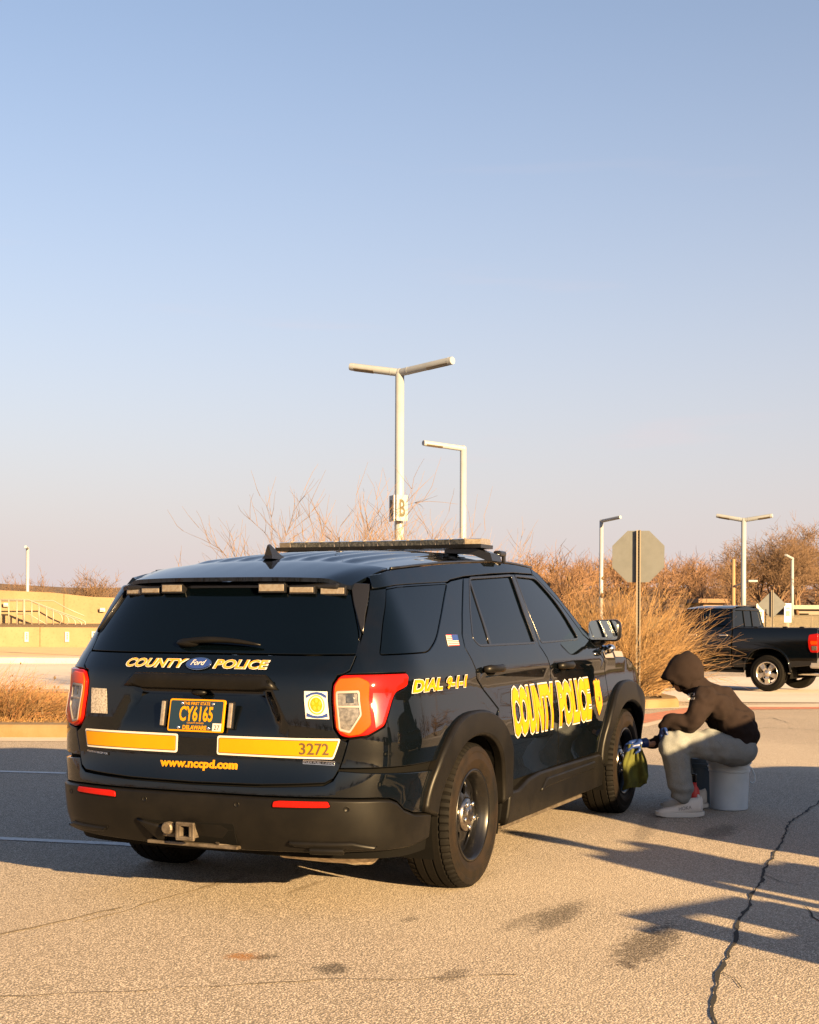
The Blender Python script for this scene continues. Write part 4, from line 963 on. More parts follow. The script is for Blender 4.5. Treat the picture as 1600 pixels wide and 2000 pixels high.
rtube('lower_rail', [rpt(33, 1199), rpt(58, 1200), rpt(90, 1219)], .025)
for i, (px, py) in enumerate(((52, 1244), (131, 1244), (183, 1243))):
    c_ = pix(px, py, 57.96); s = empty('small_wall_sign', c_)
    tag(s, ['white upright sign on low concrete wall, leftmost of three', 'white upright sign on low concrete wall, middle of three', 'white upright sign on low concrete wall, nearest the car'][i], 'sign', 'signs on the low wall')
    Rm = Matrix(((RT.x, FW.x, 0, 0), (RT.y, FW.y, 0, 0), (0, 0, 1, 0), (0, 0, 0, 1)))
    bm = bmesh.new(); box(bm, (0, 0, 0), (.17, .02, .42), Rm); obj('sign_board', bm, M['white'], s)
    for k in range(4):
        bm = bmesh.new(); box(bm, Rm @ Vector((.01, -.013, .13 - k * .07)), (.05, .004, .04), Rm); obj('sign_mark', bm, M['ink'], s)
for i, px in enumerate((12, 200)):
    c_ = pix(px, 1192 if i else 1182, 61.9); bm = bmesh.new(); Rm = Matrix(((RT.x, FW.x, 0, 0), (RT.y, FW.y, 0, 0), (0, 0, 1, 0), (0, 0, 0, 1)))
    box(bm, c_, (.24, .14, .14), Rm, .03); prism(bm, [(-.08, -.12), (.08, -.12), (.12, -.06), (-.12, -.06)], 0, .1, Matrix.Translation(c_) @ Rm)
    tag(obj('wall_light', bm, M['white']), ['white box light on tall concrete wall behind the railing', 'white box light on tall concrete wall right of the railing'][i], 'light', 'lights on the tall wall')
# right: brick band, island, lane markings
strip('brick_crossing', [((lat(1180, 19.5), 19.3), (lat(1180, 23.0), 22.6)), ((lat(1262, 19.6), 19.6), (lat(1262, 22.2), 22.0)), ((lat(1340, 22.2), 22.2), (lat(1340, 24.0), 24.0)), ((lat(1470, 23.6), 23.6), (lat(1470, 24.5), 24.5)), ((lat(1640, 24.0), 24.0), (lat(1640, 24.6), 24.6))], M['brick'], up=.005)
strip('concrete_band', [((lat(1180, 23.0), 22.8), (lat(1180, 23.4), 23.3)), ((lat(1340, 24.1), 24.1), (lat(1340, 24.9), 24.9)), ((lat(1640, 24.7), 24.7), (lat(1640, 25.8), 25.8))], M['pale_concrete'], up=.004)
strip('concrete_band', [((lat(1180, 18.4), 18.2), (lat(1180, 19.3), 19.2)), ((lat(1262, 18.8), 18.8), (lat(1262, 19.5), 19.5)), ((lat(1340, 21.2), 21.2), (lat(1340, 22.1), 22.1))], M['pale_concrete'], up=.004)
strip('drive_lane', [((lat(1180, 27), 26.2), (40, 26.2)), ((lat(1180, 32), 33), (40, 33)), ((lat(1180, 40), 44), (40, 44))], M['roadway'], up=.006)
isl = [(.8, 23.6), (2.6, 23.5), (4.1, 23.7), (4.75, 24.3), (4.9, 25.2), (4.9, 28.5), (4.6, 29.3), (3.8, 29.8), (.8, 29.9)]
kerb('island_kerb', [(isl[i][0] + (isl[i + 1][0] - isl[i][0]) * k / 3, isl[i][1] + (isl[i + 1][1] - isl[i][1]) * k / 3) for i in range(len(isl) - 1) for k in range(3)] + [isl[-1]], M['kerb'], w=.30, h=.16)
v = [ld(2.6, 26.6)] + [ld(a * .97 + .08, b + (.15 if b < 26 else -.15)) for a, b in isl]
tag(raw('planted_island', [(p.x, p.y, p.z + .12 + (.05 if i == 0 else 0)) for i, p in enumerate(v)], [(0, i, i + 1) for i in range(1, len(v) - 1)] + [(0, len(v) - 1, 1)], M['mulch']), kind='structure')
# paint lines
def gpt(px, py, z=.004):
    q = pix(px, py, 1) - CAM; k = (z - CAM.z) / q.z; return CAM + q * k
def ribbon(name, pts, wd, m, parent=None, jag=0, z=.004, seed=1):
    rnd = random.Random(seed); v = []; f = []; P = [Vector(p) for p in pts]
    D_ = []
    for i in range(len(P) - 1):
        k = max(1, int((P[i + 1] - P[i]).length / .06)) if jag else 1
        for j in range(k): D_.append(P[i].lerp(P[i + 1], j / k))
    D_.append(P[-1]); off = 0
    for i, p in enumerate(D_):
        t = D_[min(i + 1, len(D_) - 1)] - D_[max(0, i - 1)]; t.z = 0; t.normalize(); nn = Vector((-t.y, t.x, 0))
        off = off * .72 + rnd.uniform(-1, 1) * jag if jag else 0
        w_ = wd * (rnd.uniform(.35, 1.3) if jag else 1); c_ = p + nn * off
        zz = gz(c_.x, c_.y) + z; v += [(c_.x + nn.x * w_ / 2, c_.y + nn.y * w_ / 2, zz), (c_.x - nn.x * w_ / 2, c_.y - nn.y * w_ / 2, zz)]
    for i in range(len(D_) - 1): f.append((2 * i, 2 * i + 1, 2 * i + 3, 2 * i + 2))
    return raw(name, v, f, m, parent)
ribbon('painted_line', [gpt(-150, 1630), gpt(235, 1648), gpt(330, 1655)], .095, M['line_paint'], lot)
ribbon('painted_line', [gpt(-150, 1502), gpt(130, 1510)], .10, M['line_paint'], lot)
ribbon('crack', [gpt(1380, 2040), gpt(1395, 1975), gpt(1410, 1900), gpt(1440, 1835), gpt(1462, 1772), gpt(1492, 1705), gpt(1528, 1640), gpt(1545, 1605), gpt(1600, 1568), gpt(1660, 1535)], .017, M['crack'], lot, .012, seed=3)
ribbon('crack', [gpt(-60, 1950), gpt(200, 1938), gpt(420, 1925), gpt(640, 1912), gpt(900, 1908), gpt(1010, 1903)], .009, mat('fine_crack', (.09, .07, .05), .9), lot, .014, seed=5)
ribbon('crack', [gpt(-60, 1835), gpt(90, 1805), gpt(240, 1772)], .016, mat('filled_crack', (.10, .075, .045), .9), lot, .012, seed=6)
ribbon('crack', [gpt(160, 1800), gpt(300, 1760), gpt(430, 1722)], .012, mat('faint_crack', (.15, .115, .07), .9), lot, .015, seed=16)
ribbon('crack', [gpt(1490, 1708), gpt(1520, 1722), gpt(1560, 1728)], .006, M['crack'], lot, .012, seed=17)
ribbon('crack', [gpt(1412, 1898), gpt(1440, 1912), gpt(1452, 1930)], .006, M['crack'], lot, .010, seed=18)
ribbon('crack', [gpt(1575, 1770), gpt(1590, 1790), gpt(1610, 1800)], .012, M['crack'], lot, .01, seed=7)
ribbon('crack', [gpt(1440, 1415), gpt(1500, 1409), gpt(1640, 1418)], .018, M['crack'], lot, .02, seed=8)
ribbon('crack', [gpt(1472, 1391), gpt(1510, 1388), gpt(1545, 1400)], .014, M['crack'], lot, .02, seed=9)
# grassy bank and wooded rise beyond the lane on the right
def terrain(name, l0, l1, nl, prof, m, amp=.25, seed=0):
    v = []; f = []
    for i in range(nl + 1):
        for d_, z in prof:
            l_ = l0 + (l1 - l0) * i / nl; P = ld(l_ * d_ / prof[0][0], d_, 0); v.append((P.x, P.y, z + amp * noise.noise(Vector((P.x * .06, P.y * .06, seed))) * (1 if z > 0 else .2)))
    k = len(prof)
    for i in range(nl):
        for j in range(k - 1): a = i * k + j; f.append((a, a + 1, a + k + 1, a + k))
    o = raw(name, v, f, m, None, True); tag(o, kind='structure'); return o
terrain('grass_bank', -6, 40, 30, [(54, -1.0), (60, -.45), (68, .55), (76, 1.25), (84, 1.5), (96, 1.7)], M['field'])
terrain('wooded_hill', -30, 70, 40, [(92, 1.0), (105, 2.2), (125, 3.6), (150, 4.8), (190, 5.4), (260, 4.0)], M['hill'], .8, 3)
terrain('far_hill', -150, -20, 30, [(150, .2), (180, 3.0), (240, 5.0), (330, 4.0)], M['hill'], .8, 5)
# ------------------------------------------------------------------ the person washing the wheel, buckets, towel
def remesh(name, caps, m, parent, voxel=.008, smooth=8, disp=None, post=None, mesh_extra=None):
    """organic surface: union of tapered capsules, voxel remeshed and smoothed"""
    bm = bmesh.new()
    for c in caps:
        p0, r0, p1, r1 = c[:4]; t = bmesh.new()
        for p, r in ((p0, r0), (p1, r1)):
            s = Matrix.Diagonal((1, 1, 1, 1))
            bmesh.ops.create_icosphere(t, subdivisions=2, radius=r, matrix=Matrix.Translation(p))
        bmesh.ops.convex_hull(t, input=t.verts)
        bmesh.ops.delete(t, geom=[v for v in t.verts if not v.link_faces], context='VERTS')
        me = bpy.data.meshes.new('tmp'); t.to_mesh(me); t.free(); bm.from_mesh(me); bpy.data.meshes.remove(me)
    if mesh_extra: mesh_extra(bm)
    bmesh.ops.recalc_face_normals(bm, faces=bm.faces)
    me = bpy.data.meshes.new(name); bm.to_mesh(me); bm.free(); o = bpy.data.objects.new(name, me); COL.objects.link(o)
    md = o.modifiers.new('r', 'REMESH'); md.mode = 'VOXEL'; md.voxel_size = voxel
    sm = o.modifiers.new('s', 'SMOOTH'); sm.factor = .6; sm.iterations = smooth
    dg = bpy.context.evaluated_depsgraph_get(); me2 = bpy.data.meshes.new_from_object(o.evaluated_get(dg))
    o.modifiers.clear(); o.data = me2; bpy.data.meshes.remove(me); me2.name = name
    me2.shade_smooth()
    if disp:
        nr = [v.normal.copy() for v in me2.vertices]
        for v, n_ in zip(me2.vertices, nr): v.co = v.co + n_ * disp(v.co)
    if post:
        for v in me2.vertices: v.co = post(v.co)
    me2.materials.clear(); me2.materials.append(m)
    if parent: o.parent = parent
    return o
M['hoodie'] = mat('faded_brown_hoodie', (.0112, .0072, .0068), .95, var=(6, (.0142, .0092, .0086), (.4, .7)), bump=(260, .25, .003), spec=.15)
M['sweats'] = mat('grey_sweatpants', (.125, .136, .142), .95, var=(180, (.16, .172, .178), (.4, .6)), bump=(220, .3, .003), spec=.2)
M['shoe'] = mat('white_knit_shoe', (.42, .41, .40), .8, bump=(300, .3, .002))
M['sole'] = mat('pale_sole', (.40, .40, .39), .7)
M['glove'] = mat('blue_nitrile', (.008, .024, .11), .4)
M['skin'] = mat('skin', (.30, .16, .10), .55)
M['towel'] = mat('green_microfibre', (.058, .064, .007), .95, var=(12, (.036, .040, .005), (.4, .7)), bump=(200, .5, .004))
M['bucket'] = mat('white_bucket', (.40, .455, .51), .45, var=(8, (.35, .40, .45), (.4, .7)))
PD = 9.93
def pp(px, py, dz=0.): return pix(px, py, PD + dz)
def wr(sc_, amp, st=(1, 1, 1)):
    return lambda p: amp * (noise.noise(Vector((p.x * sc_ * st[0], p.y * sc_ * st[1], p.z * sc_ * st[2]))) + .5 * noise.noise(Vector((p.x * sc_ * 2.3, p.y * sc_ * 2.1, p.z * sc_ * 2.2 + 7))))
person = empty('person', Vector((pp(1400, 1590).x, pp(1400, 1590).y, 0)))
tag(person, 'person in brown hoodie and grey sweatpants sitting on bucket, wiping the front wheel', 'person')
PI_ = -Vector(person.location)
def rel(o): o.location = PI_; return o
# body: head, neck and lower arm inside the clothes, one skin surface
hd = pp(1342, 1319, .02)
body = remesh('body', [(hd, .090, hd + UP * -.02 + FW * 0 - RT * .02, .085), (hd - RT * .03 - UP * .06, .06, hd - RT * .045 - UP * .075, .05), (hd + RT * .05 - UP * .05, .06, pp(1370, 1362), .07), (hd - RT * .095 - UP * .01, .014, hd - RT * .105 - UP * .035, .018),
                           (pp(1370, 1362), .07, pp(1425, 1430), .10), (pp(1425, 1430), .10, pp(1436, 1455), .09), (pp(1275, 1452, -.03), .03, pp(1262, 1452, -.04), .027)], M['skin'], person, .008, 6); rel(body)
eye = mat('eye_dark', (.01, .008, .008), .3)
for s in (-1, 1):
    bm = bmesh.new(); bmesh.ops.create_uvsphere(bm, u_segments=10, v_segments=6, radius=.011, matrix=Matrix.Translation(hd - RT * .088 + FW * .032 * s + UP * .012)); rel(obj('eye', bm, eye, person, True))
# hoodie: torso, sleeves and raised hood
B = -1.0
caps = [
    (pp(1446, 1434), .140, pp(1434, 1410), .158), (pp(1432, 1412), .160, pp(1405, 1378), .150), (pp(1405, 1378), .150, pp(1388, 1366), .125),
    (pp(1449, 1434, -.10), .118, pp(1438, 1416, -.11), .112), (pp(1449, 1434, .10), .118, pp(1438, 1416, .11), .112), (pp(1440, 1432, -.10), .112, pp(1430, 1410, -.12), .105), (pp(1440, 1432, .10), .112, pp(1430, 1410, .12), .105),
    (pp(1405, 1380, -.14), .100, pp(1385, 1368, -.15), .085), (pp(1405, 1380, .14), .100, pp(1385, 1368, .15), .085),
    (pp(1378, 1362, -.16), .092, pp(1368, 1378, -.21), .086), (pp(1368, 1378, -.21), .086, pp(1354, 1408, -.24), .080), (pp(1354, 1408, -.24), .078, pp(1347, 1414, -.24), .070),       # near upper arm
    (pp(1346, 1412, -.24), .068, pp(1307, 1407, -.20), .056), (pp(1307, 1407, -.20), .054, pp(1297, 1418, -.18), .040),       # near forearm
    (pp(1380, 1370, .17), .080, pp(1330, 1425, .12), .060), (pp(1330, 1425, .12), .058, pp(1280, 1451, -.01), .044), (pp(1280, 1451, -.01), .044, pp(1268, 1452, -.03), .040),
    (pp(1388, 1362), .095, pp(1366, 1345), .090), (pp(1366, 1345), .090, pp(1350, 1336), .085),
]
def pinch(p):
    return p
hood_c = pp(1340, 1315, .01)
hoodie = remesh('hoodie', caps, M['hoodie'], person, .0085, 7, lambda p: wr(9, .013)(p) + .006 * math.sin(34 * (p.z * .8 + p.x * .5) + 8 * noise.noise(p * 6)) * sstep(.45, .62, p.z) * .8 + .006 * math.sin(26 * p.z + 9 * noise.noise(p * 7)) * sstep(.72, .50, p.z)); rel(hoodie)
# the hood: an open shell with thickness, face opening towards the wheel and down
hv = []; hf = []; NU, NV = 28, 22
ax = (-RT * .80 - UP * .60).normalized(); bx = FW.copy(); cx_ = ax.cross(bx).normalized()
if cx_.z < 0: cx_ = -cx_
for sh in (0, 1):
    for i in range(NV + 1):
        t = i / NV; ph = t * rad(143)
        for j in range(NU):
            a = 2 * math.pi * j / NU; r1 = .130 - sh * .010; r2 = .116 - sh * .010
            rim_ = 1 + .05 * sstep(.85, 1, t)
            d_ = -ax * math.cos(ph) * (.125 if ph < math.pi / 2 else .150) + (bx * math.cos(a) * r2 + cx_ * math.sin(a) * r1) * math.sin(ph) * rim_
            p = hood_c + d_
            # crown peak and neck folds
            if d_.z > 0: p += UP * .014 * sstep(0, .12, d_.z)
            p += d_.normalized() * (.010 * noise.noise(p * 9) + .006 * noise.noise(p * 22))
            sn_ = math.sin(a)
            p += ax * (.040 * sstep(.72, 1, t) * sstep(.1, 1, sn_)) - ax * .02 * sstep(.8, 1, t) * sstep(.0, -1, sn_)
            back = sstep(.55, .05, t); p += d_.normalized() * (.009 * math.sin(7 * a + 16 * t + 3 * noise.noise(p * 8)) * sstep(.05, .3, t)) * (.4 + .6 * sstep(.2, -.9, sn_))
            if d_.z > 0: p += UP * .022 * math.exp(-((t - .30) / .22) ** 2) * sstep(.2, 1, sn_ if t > .2 else 1)
            hv.append(p)
W = NU; B2 = (NV + 1) * W
for i in range(NV):
    for j in range(W):
        a = i * W + j; b = i * W + (j + 1) % W; hf += [(a, b, b + W, a + W), (B2 + a, B2 + a + W, B2 + b + W, B2 + b)]
for j in range(W): a = NV * W + j; b = NV * W + (j + 1) % W; hf.append((a, b, B2 + b, B2 + a))
hood = raw('hood', hv, hf, M['hoodie'], hoodie, True)
# sleeve print
def sleeve(c, z):
    q = pix(1354 + c * 1000, 1345 - z * 1000, 1) ; d0 = (q - CAM)
    hit = tri_hit(d0); return hit
from mathutils.bvhtree import BVHTree
def bvh_of(o):
    me = o.data; return BVHTree.FromPolygons([v.co.copy() for v in me.vertices], [tuple(p.vertices) for p in me.polygons])
bt_ = bvh_of(hoodie)
def surf_hit(bvh, px, py, lift=.003):
    q = (pix(px, py, 1) - CAM).normalized(); h = bvh.ray_cast(CAM, q)
    return (h[0] + h[1] * lift if h[1].dot(q) < 0 else h[0] - h[1] * lift) if h[0] is not None else pix(px, py, PD - .3)
def print_on(name, body_, bvh, px0, py0, px1, py1, hpx, m, parent, bold=.02, lift=.003, keep=None, rise=None):
    me = text_mesh(body_, bold); xs = [v.co.x for v in me.vertices]; a, b = min(xs), max(xs); bm = bmesh.new(); bm.from_mesh(me); bpy.data.meshes.remove(me)
    bmesh.ops.triangulate(bm, faces=bm.faces)
    for v in bm.verts:
        s = (v.co.x - a) / (b - a); px = px0 + (px1 - px0) * s; py = py0 + (py1 - py0) * s - hpx * v.co.y / .7; v.co = surf_hit(bvh, px, py, lift)
    return obj(name, bm, m, parent)
print_on('sleeve_lettering', 'ID', bt_, 1345, 1362, 1358, 1360, 8, M['white'], hoodie, .03)
print_on('sleeve_lettering', 'MOBILE', bt_, 1344, 1368, 1358, 1366, 3.6, M['white'], hoodie, .02)
# trousers
caps = [
    (pp(1446, 1464), .118, pp(1430, 1466), .120), (pp(1449, 1464, -.09), .112, pp(1446, 1468, -.10), .112), (pp(1449, 1464, .09), .112, pp(1446, 1468, .10), .112),
    (pp(1440, 1464, -.11), .118, pp(1385, 1457, -.17), .112), (pp(1385, 1457, -.17), .112, pp(1316, 1450, -.20), .094), (pp(1316, 1450, -.20), .094, pp(1313, 1458, -.20), .092),
    (pp(1314, 1456, -.20), .092, pp(1327, 1515, -.20), .094), (pp(1327, 1515, -.20), .094, pp(1333, 1544, -.20), .086), (pp(1333, 1544, -.20), .086, pp(1334, 1547, -.20), .083),
    (pp(1440, 1467, .11), .112, pp(1385, 1456, .20), .100), (pp(1385, 1456, .20), .100, pp(1325, 1448, .26), .086), (pp(1325, 1448, .26), .084, pp(1340, 1552, .24), .078),
]
def fold(p):
    f = wr(8, .013)(p)
    if p.z < .34: f += .009 * math.sin(60 * p.z + 6 * noise.noise(p * 6)) * sstep(.30, .12, p.z)
    f += .006 * math.sin(45 * (p.x * .4 - p.y * .9) + 20 * p.z + 5 * noise.noise(p * 5)) * sstep(.30, .45, p.z)
    return f
tr = remesh('trousers', caps, M['sweats'], person, .0085, 8, fold); rel(tr)
# pocket seam and drawstring
bvt = bvh_of(tr)
bm = bmesh.new(); tube(bm, [surf_hit(bvt, 1392 + 26 * k / 16, 1436 + 30 * k / 16, -.001) for k in range(17)], .0035, 6); rel(obj('pocket_seam', bm, M['sweats'], person))
# shoes
def shoe(dz, px0, px1, base, heel_px):
    s = empty('shoe', (0, 0, 0), 0, person); s.location = PI_
    k = (px1 - px0); stn = [(0, .012, .030), (.06, .035, .055), (.2, .046, .066), (.4, .048, .082), (.58, .044, .110), (.75, .040, .135), (.9, .038, .140), (.97, .034, .150), (1.0, .02, .130)]
    bm = bmesh.new(); rg_ = []; bm2 = bmesh.new(); rs_ = []
    for t, hw_, h in stn:
        c = pp(px0 + k * t, 1590, dz); z0 = .030 + .012 * sstep(.8, 1, t); yy = FW
        ring = []
        for q in range(12):
            a = math.pi * q / 11; ring.append(bm.verts.new(Vector((c.x, c.y, 0)) + yy * (hw_ * math.cos(a)) + UP * (z0 + (h - z0) * math.sin(a) ** .75)))
        rg_.append(ring)
        w2 = hw_ + .006; lift = .012 * sstep(.18, 0, t) + .014 * sstep(.85, 1.0, t)
        rs_.append([bm2.verts.new(Vector((c.x, c.y, 0)) + RT * (.012 if t > .95 else (-.006 if t < .05 else 0)) + yy * a + UP * z) for a, z in ((w2, lift + .004), (w2 * 1.04, lift + .020), (w2, .036 + lift * .6), (-w2, .036 + lift * .6), (-w2 * 1.04, lift + .020), (-w2, lift + .004))])
    for a, b in zip(rg_, rg_[1:]):
        for q in range(11): bm.faces.new((a[q], a[q + 1], b[q + 1], b[q]))
        bm.faces.new((a[0], b[0], b[11], a[11]))
    bm.faces.new(rg_[0]); bm.faces.new(rg_[-1][::-1]); up_ = obj('shoe_upper', bm, M['shoe'], s, True)
    for a, b in zip(rs_, rs_[1:]):
        for q in range(6): bm2.faces.new((a[q], a[(q + 1) % 6], b[(q + 1) % 6], b[q]))
    bm2.faces.new(rs_[0]); bm2.faces.new(rs_[-1][::-1]); so = obj('shoe_sole', bm2, M['sole'], s); smooth_by_angle(so, 50)
    bm = bmesh.new(); tube(bm, [pp(px1 - 5, 1570, dz), pp(px1 - 7, 1560, dz), pp(px1 - 8, 1552, dz)], [.02, .014, .008], 8); obj('heel_tab', bm, M['shoe'], s, True)
    return s, up_
s1, u1 = shoe(-.20, 1282, 1372, 0, 0); s2, u2 = shoe(.24, 1292, 1380, 0, 0)
print_on('shoe_lettering', 'HOKA', bvh_of(u1), 1326, 1584, 1351, 1580, 7, mat('grey_print', (.14, .14, .14), .6), s1, .01, .003)
# gloved hands
def hand(c, fwd, palm, side, curl, dz=0, sc_=1.0):
    """palm at c, fingers along fwd, palm facing `palm`, thumb towards `side`"""
    caps = [(c - fwd * .045, .030, c - fwd * .02 + side * .0, .036), (c - side * .022, .024, c + fwd * .045 - side * .026, .016), (c + side * .018, .026, c + fwd * .048 + side * .022, .017)]
    for k, (o_, ln) in enumerate(((.030, .070), (.011, .080), (-.009, .075), (-.028, .060))):
        b0 = c + fwd * .045 + side * o_; a1 = curl * .9; d1 = (fwd * math.cos(a1) + palm * math.sin(a1)); b1 = b0 + d1 * ln * .5
        d2 = fwd * math.cos(a1 * 2.1) + palm * math.sin(a1 * 2.1); b2 = b1 + d2 * ln * .35; d3 = fwd * math.cos(a1 * 2.9) + palm * math.sin(a1 * 2.9); b3 = b2 + d3 * ln * .22
        caps += [(b0, .0105, b1, .0098), (b1, .0098, b2, .009), (b2, .009, b3, .008)]
    t0 = c + side * .030 - fwd * .01; t1 = t0 + (side * .75 + fwd * .5 + palm * .3).normalized() * .042; t2 = t1 + (fwd * .8 + palm * .6).normalized() * .032
    caps += [(t0, .016, t1, .0115), (t1, .0115, t2, .009)]
    return caps
fw1 = (-RT * .92 - UP * .10 - FW * .25).normalized(); pl1 = (-UP * .85 + FW * .45).normalized(); pl1 = (pl1 - fw1 * pl1.dot(fw1)).normalized(); sd1 = fw1.cross(pl1)
if sd1.dot(FW) > 0: sd1 = -sd1
HC = pp(1245, 1453, -.05)
g1 = remesh('glove', hand(HC, fw1, pl1, sd1, .55), M['glove'], person, .0042, 3); rel(g1)
bm = bmesh.new(); tube(bm, [HC - fw1 * .04, HC - fw1 * .075], [.034, .036], 14, False); rel(obj('glove_cuff', bm, M['glove'], person, True))
fw2 = (-UP * .92 - RT * .30).normalized(); pl2 = (RT * .9 - UP * .2); pl2 = (pl2 - fw2 * pl2.dot(fw2)).normalized(); sd2 = fw2.cross(pl2)
g2 = remesh('glove', hand(pp(1296, 1424, -.18), fw2, pl2, sd2, .35), M['glove'], person, .0042, 3); rel(g2)
# children of hoodie were built in world space: bring them along
for o in list(hoodie.children): o.location = (0, 0, 0)
for o in list(s1.children) + list(s2.children): o.location = (0, 0, 0)
# towel in the hand, draped against the wheel
tv = []; tf = []; NA_, NB = 30, 40
for i in range(NB + 1):
    t = i / NB
    for j in range(NA_ + 1):
        s = -1 + 2 * j / NA_
        wpx = 14 + 10 * sstep(0, .5, t) - 5 * sstep(.75, 1, t)
        px = 1239 + s * wpx + 6 * t * t - 5 * sstep(.8, 1, t) * (1 - s); py = 1454 + 84 * t - 8 * sstep(.3, 1, s) * sstep(.6, 1, t) + 6 * sstep(-.2, -1, s) * sstep(.6, 1, t)
        fo_ = .034 * math.sin(s * 4.6 + 1.6 * math.sin(t * 3.2)) * (.4 + .6 * t) + .006 * math.sin(s * 11 + t * 7) + .010 * noise.noise(Vector((s * 2.5, t * 4, 3)))
        tv.append(pp(px, py, -.075 + fo_))
k = NA_ + 1
for i in range(NB):
    for j in range(NA_): a = i * k + j; tf.append((a, a + 1, a + k + 1, a + k))
tw = raw('microfibre_towel', tv, tf, M['towel'], None, True); tag(tw, 'olive green microfibre towel held against the front wheel', 'towel')
so_ = tw.modifiers.new('thick', 'SOLIDIFY'); so_.thickness = .007; so_.offset = 0
# bucket used as a seat
def make_bucket(name, c, m, h=.365, r0=.130, r1=.148, lid=True):
    b = empty(name, c); bm = bmesh.new()
    lathe(bm, [(0, .002), (r0 - .01, .0), (r0, .008), (r0 + (r1 - r0) * .78, h * .74), (r1 + .004, h * .745), (r1 + .006, h * .77), (r1 + .002, h * .775), (r1 + .002, h * .82), (r1 + .010, h * .825), (r1 + .010, h * .85), (r1 + .003, h * .855), (r1 + .004, h * .95), (r1 - .004, h * .955), (r1 - .012, h * .6), (0, h * .58)], 40, None)
    bk = obj('bucket_body', bm, m, b); smooth_by_angle(bk, 35)
    if lid:
        bm = bmesh.new(); lathe(bm, [(r1 + .012, h * .90), (r1 + .016, h * .92), (r1 + .016, h * .985), (r1 + .010, h), (r1 - .01, h * .995), (r1 - .02, h * .98), (0, h * .98)], 40, None); l_ = obj('lid', bm, m, b); smooth_by_angle(l_, 35)
    bm = bmesh.new(); A0 = RT * (r1 + .012) + UP * h * .83
    tube(bm, [A0 - RT * .006, A0 + RT * .010 - UP * .012, A0 + RT * .030 - UP * .06, A0 + RT * .034 - UP * .105, A0 + RT * .012 - UP * .118, A0 - RT * .002 - UP * .112], .0065, 8); obj('bucket_handle', bm, m, b, True)
    return b
bc = gpt(1424, 1580, 0); b1 = make_bucket('bucket', (bc.x, bc.y, 0), M['bucket'], h=.372, r0=.136, r1=.146); tag(b1, 'white plastic bucket with lid that the person sits on', 'bucket')
bc2 = pix(1371, 1545, 10.55); b2 = make_bucket('bucket', (bc2.x, bc2.y, 0), mat('grey_bucket', (.10, .13, .15), .5), h=.36, lid=False); tag(b2, 'dark grey open bucket half hidden between the person and the white bucket', 'bucket')
sp_ = pix(1357, 1550, 9.98); sb = empty('spray_bottle', (sp_.x, sp_.y, 0)); tag(sb, 'black and red spray bottle standing behind the shoe', 'bottle')
bm = bmesh.new(); lathe(bm, [(0, 0), (.034, 0), (.038, .01), (.038, .13), (.030, .17), (.014, .195), (.014, .215), (0, .215)], 18); obj('bottle_body', bm, M['red_ink'], sb, True)
bm = bmesh.new(); box(bm, (0, 0, .245), (.03, .03, .06), None, .006); box(bm, RT * -.03 + UP * .265, (.08, .022, .025), Matrix.Rotation(math.atan2(RT.y, RT.x), 4, 'Z'), .006); box(bm, RT * -.035 + UP * .225, (.012, .016, .06), None, .003); obj('spray_head', bm, M['trim'], sb)
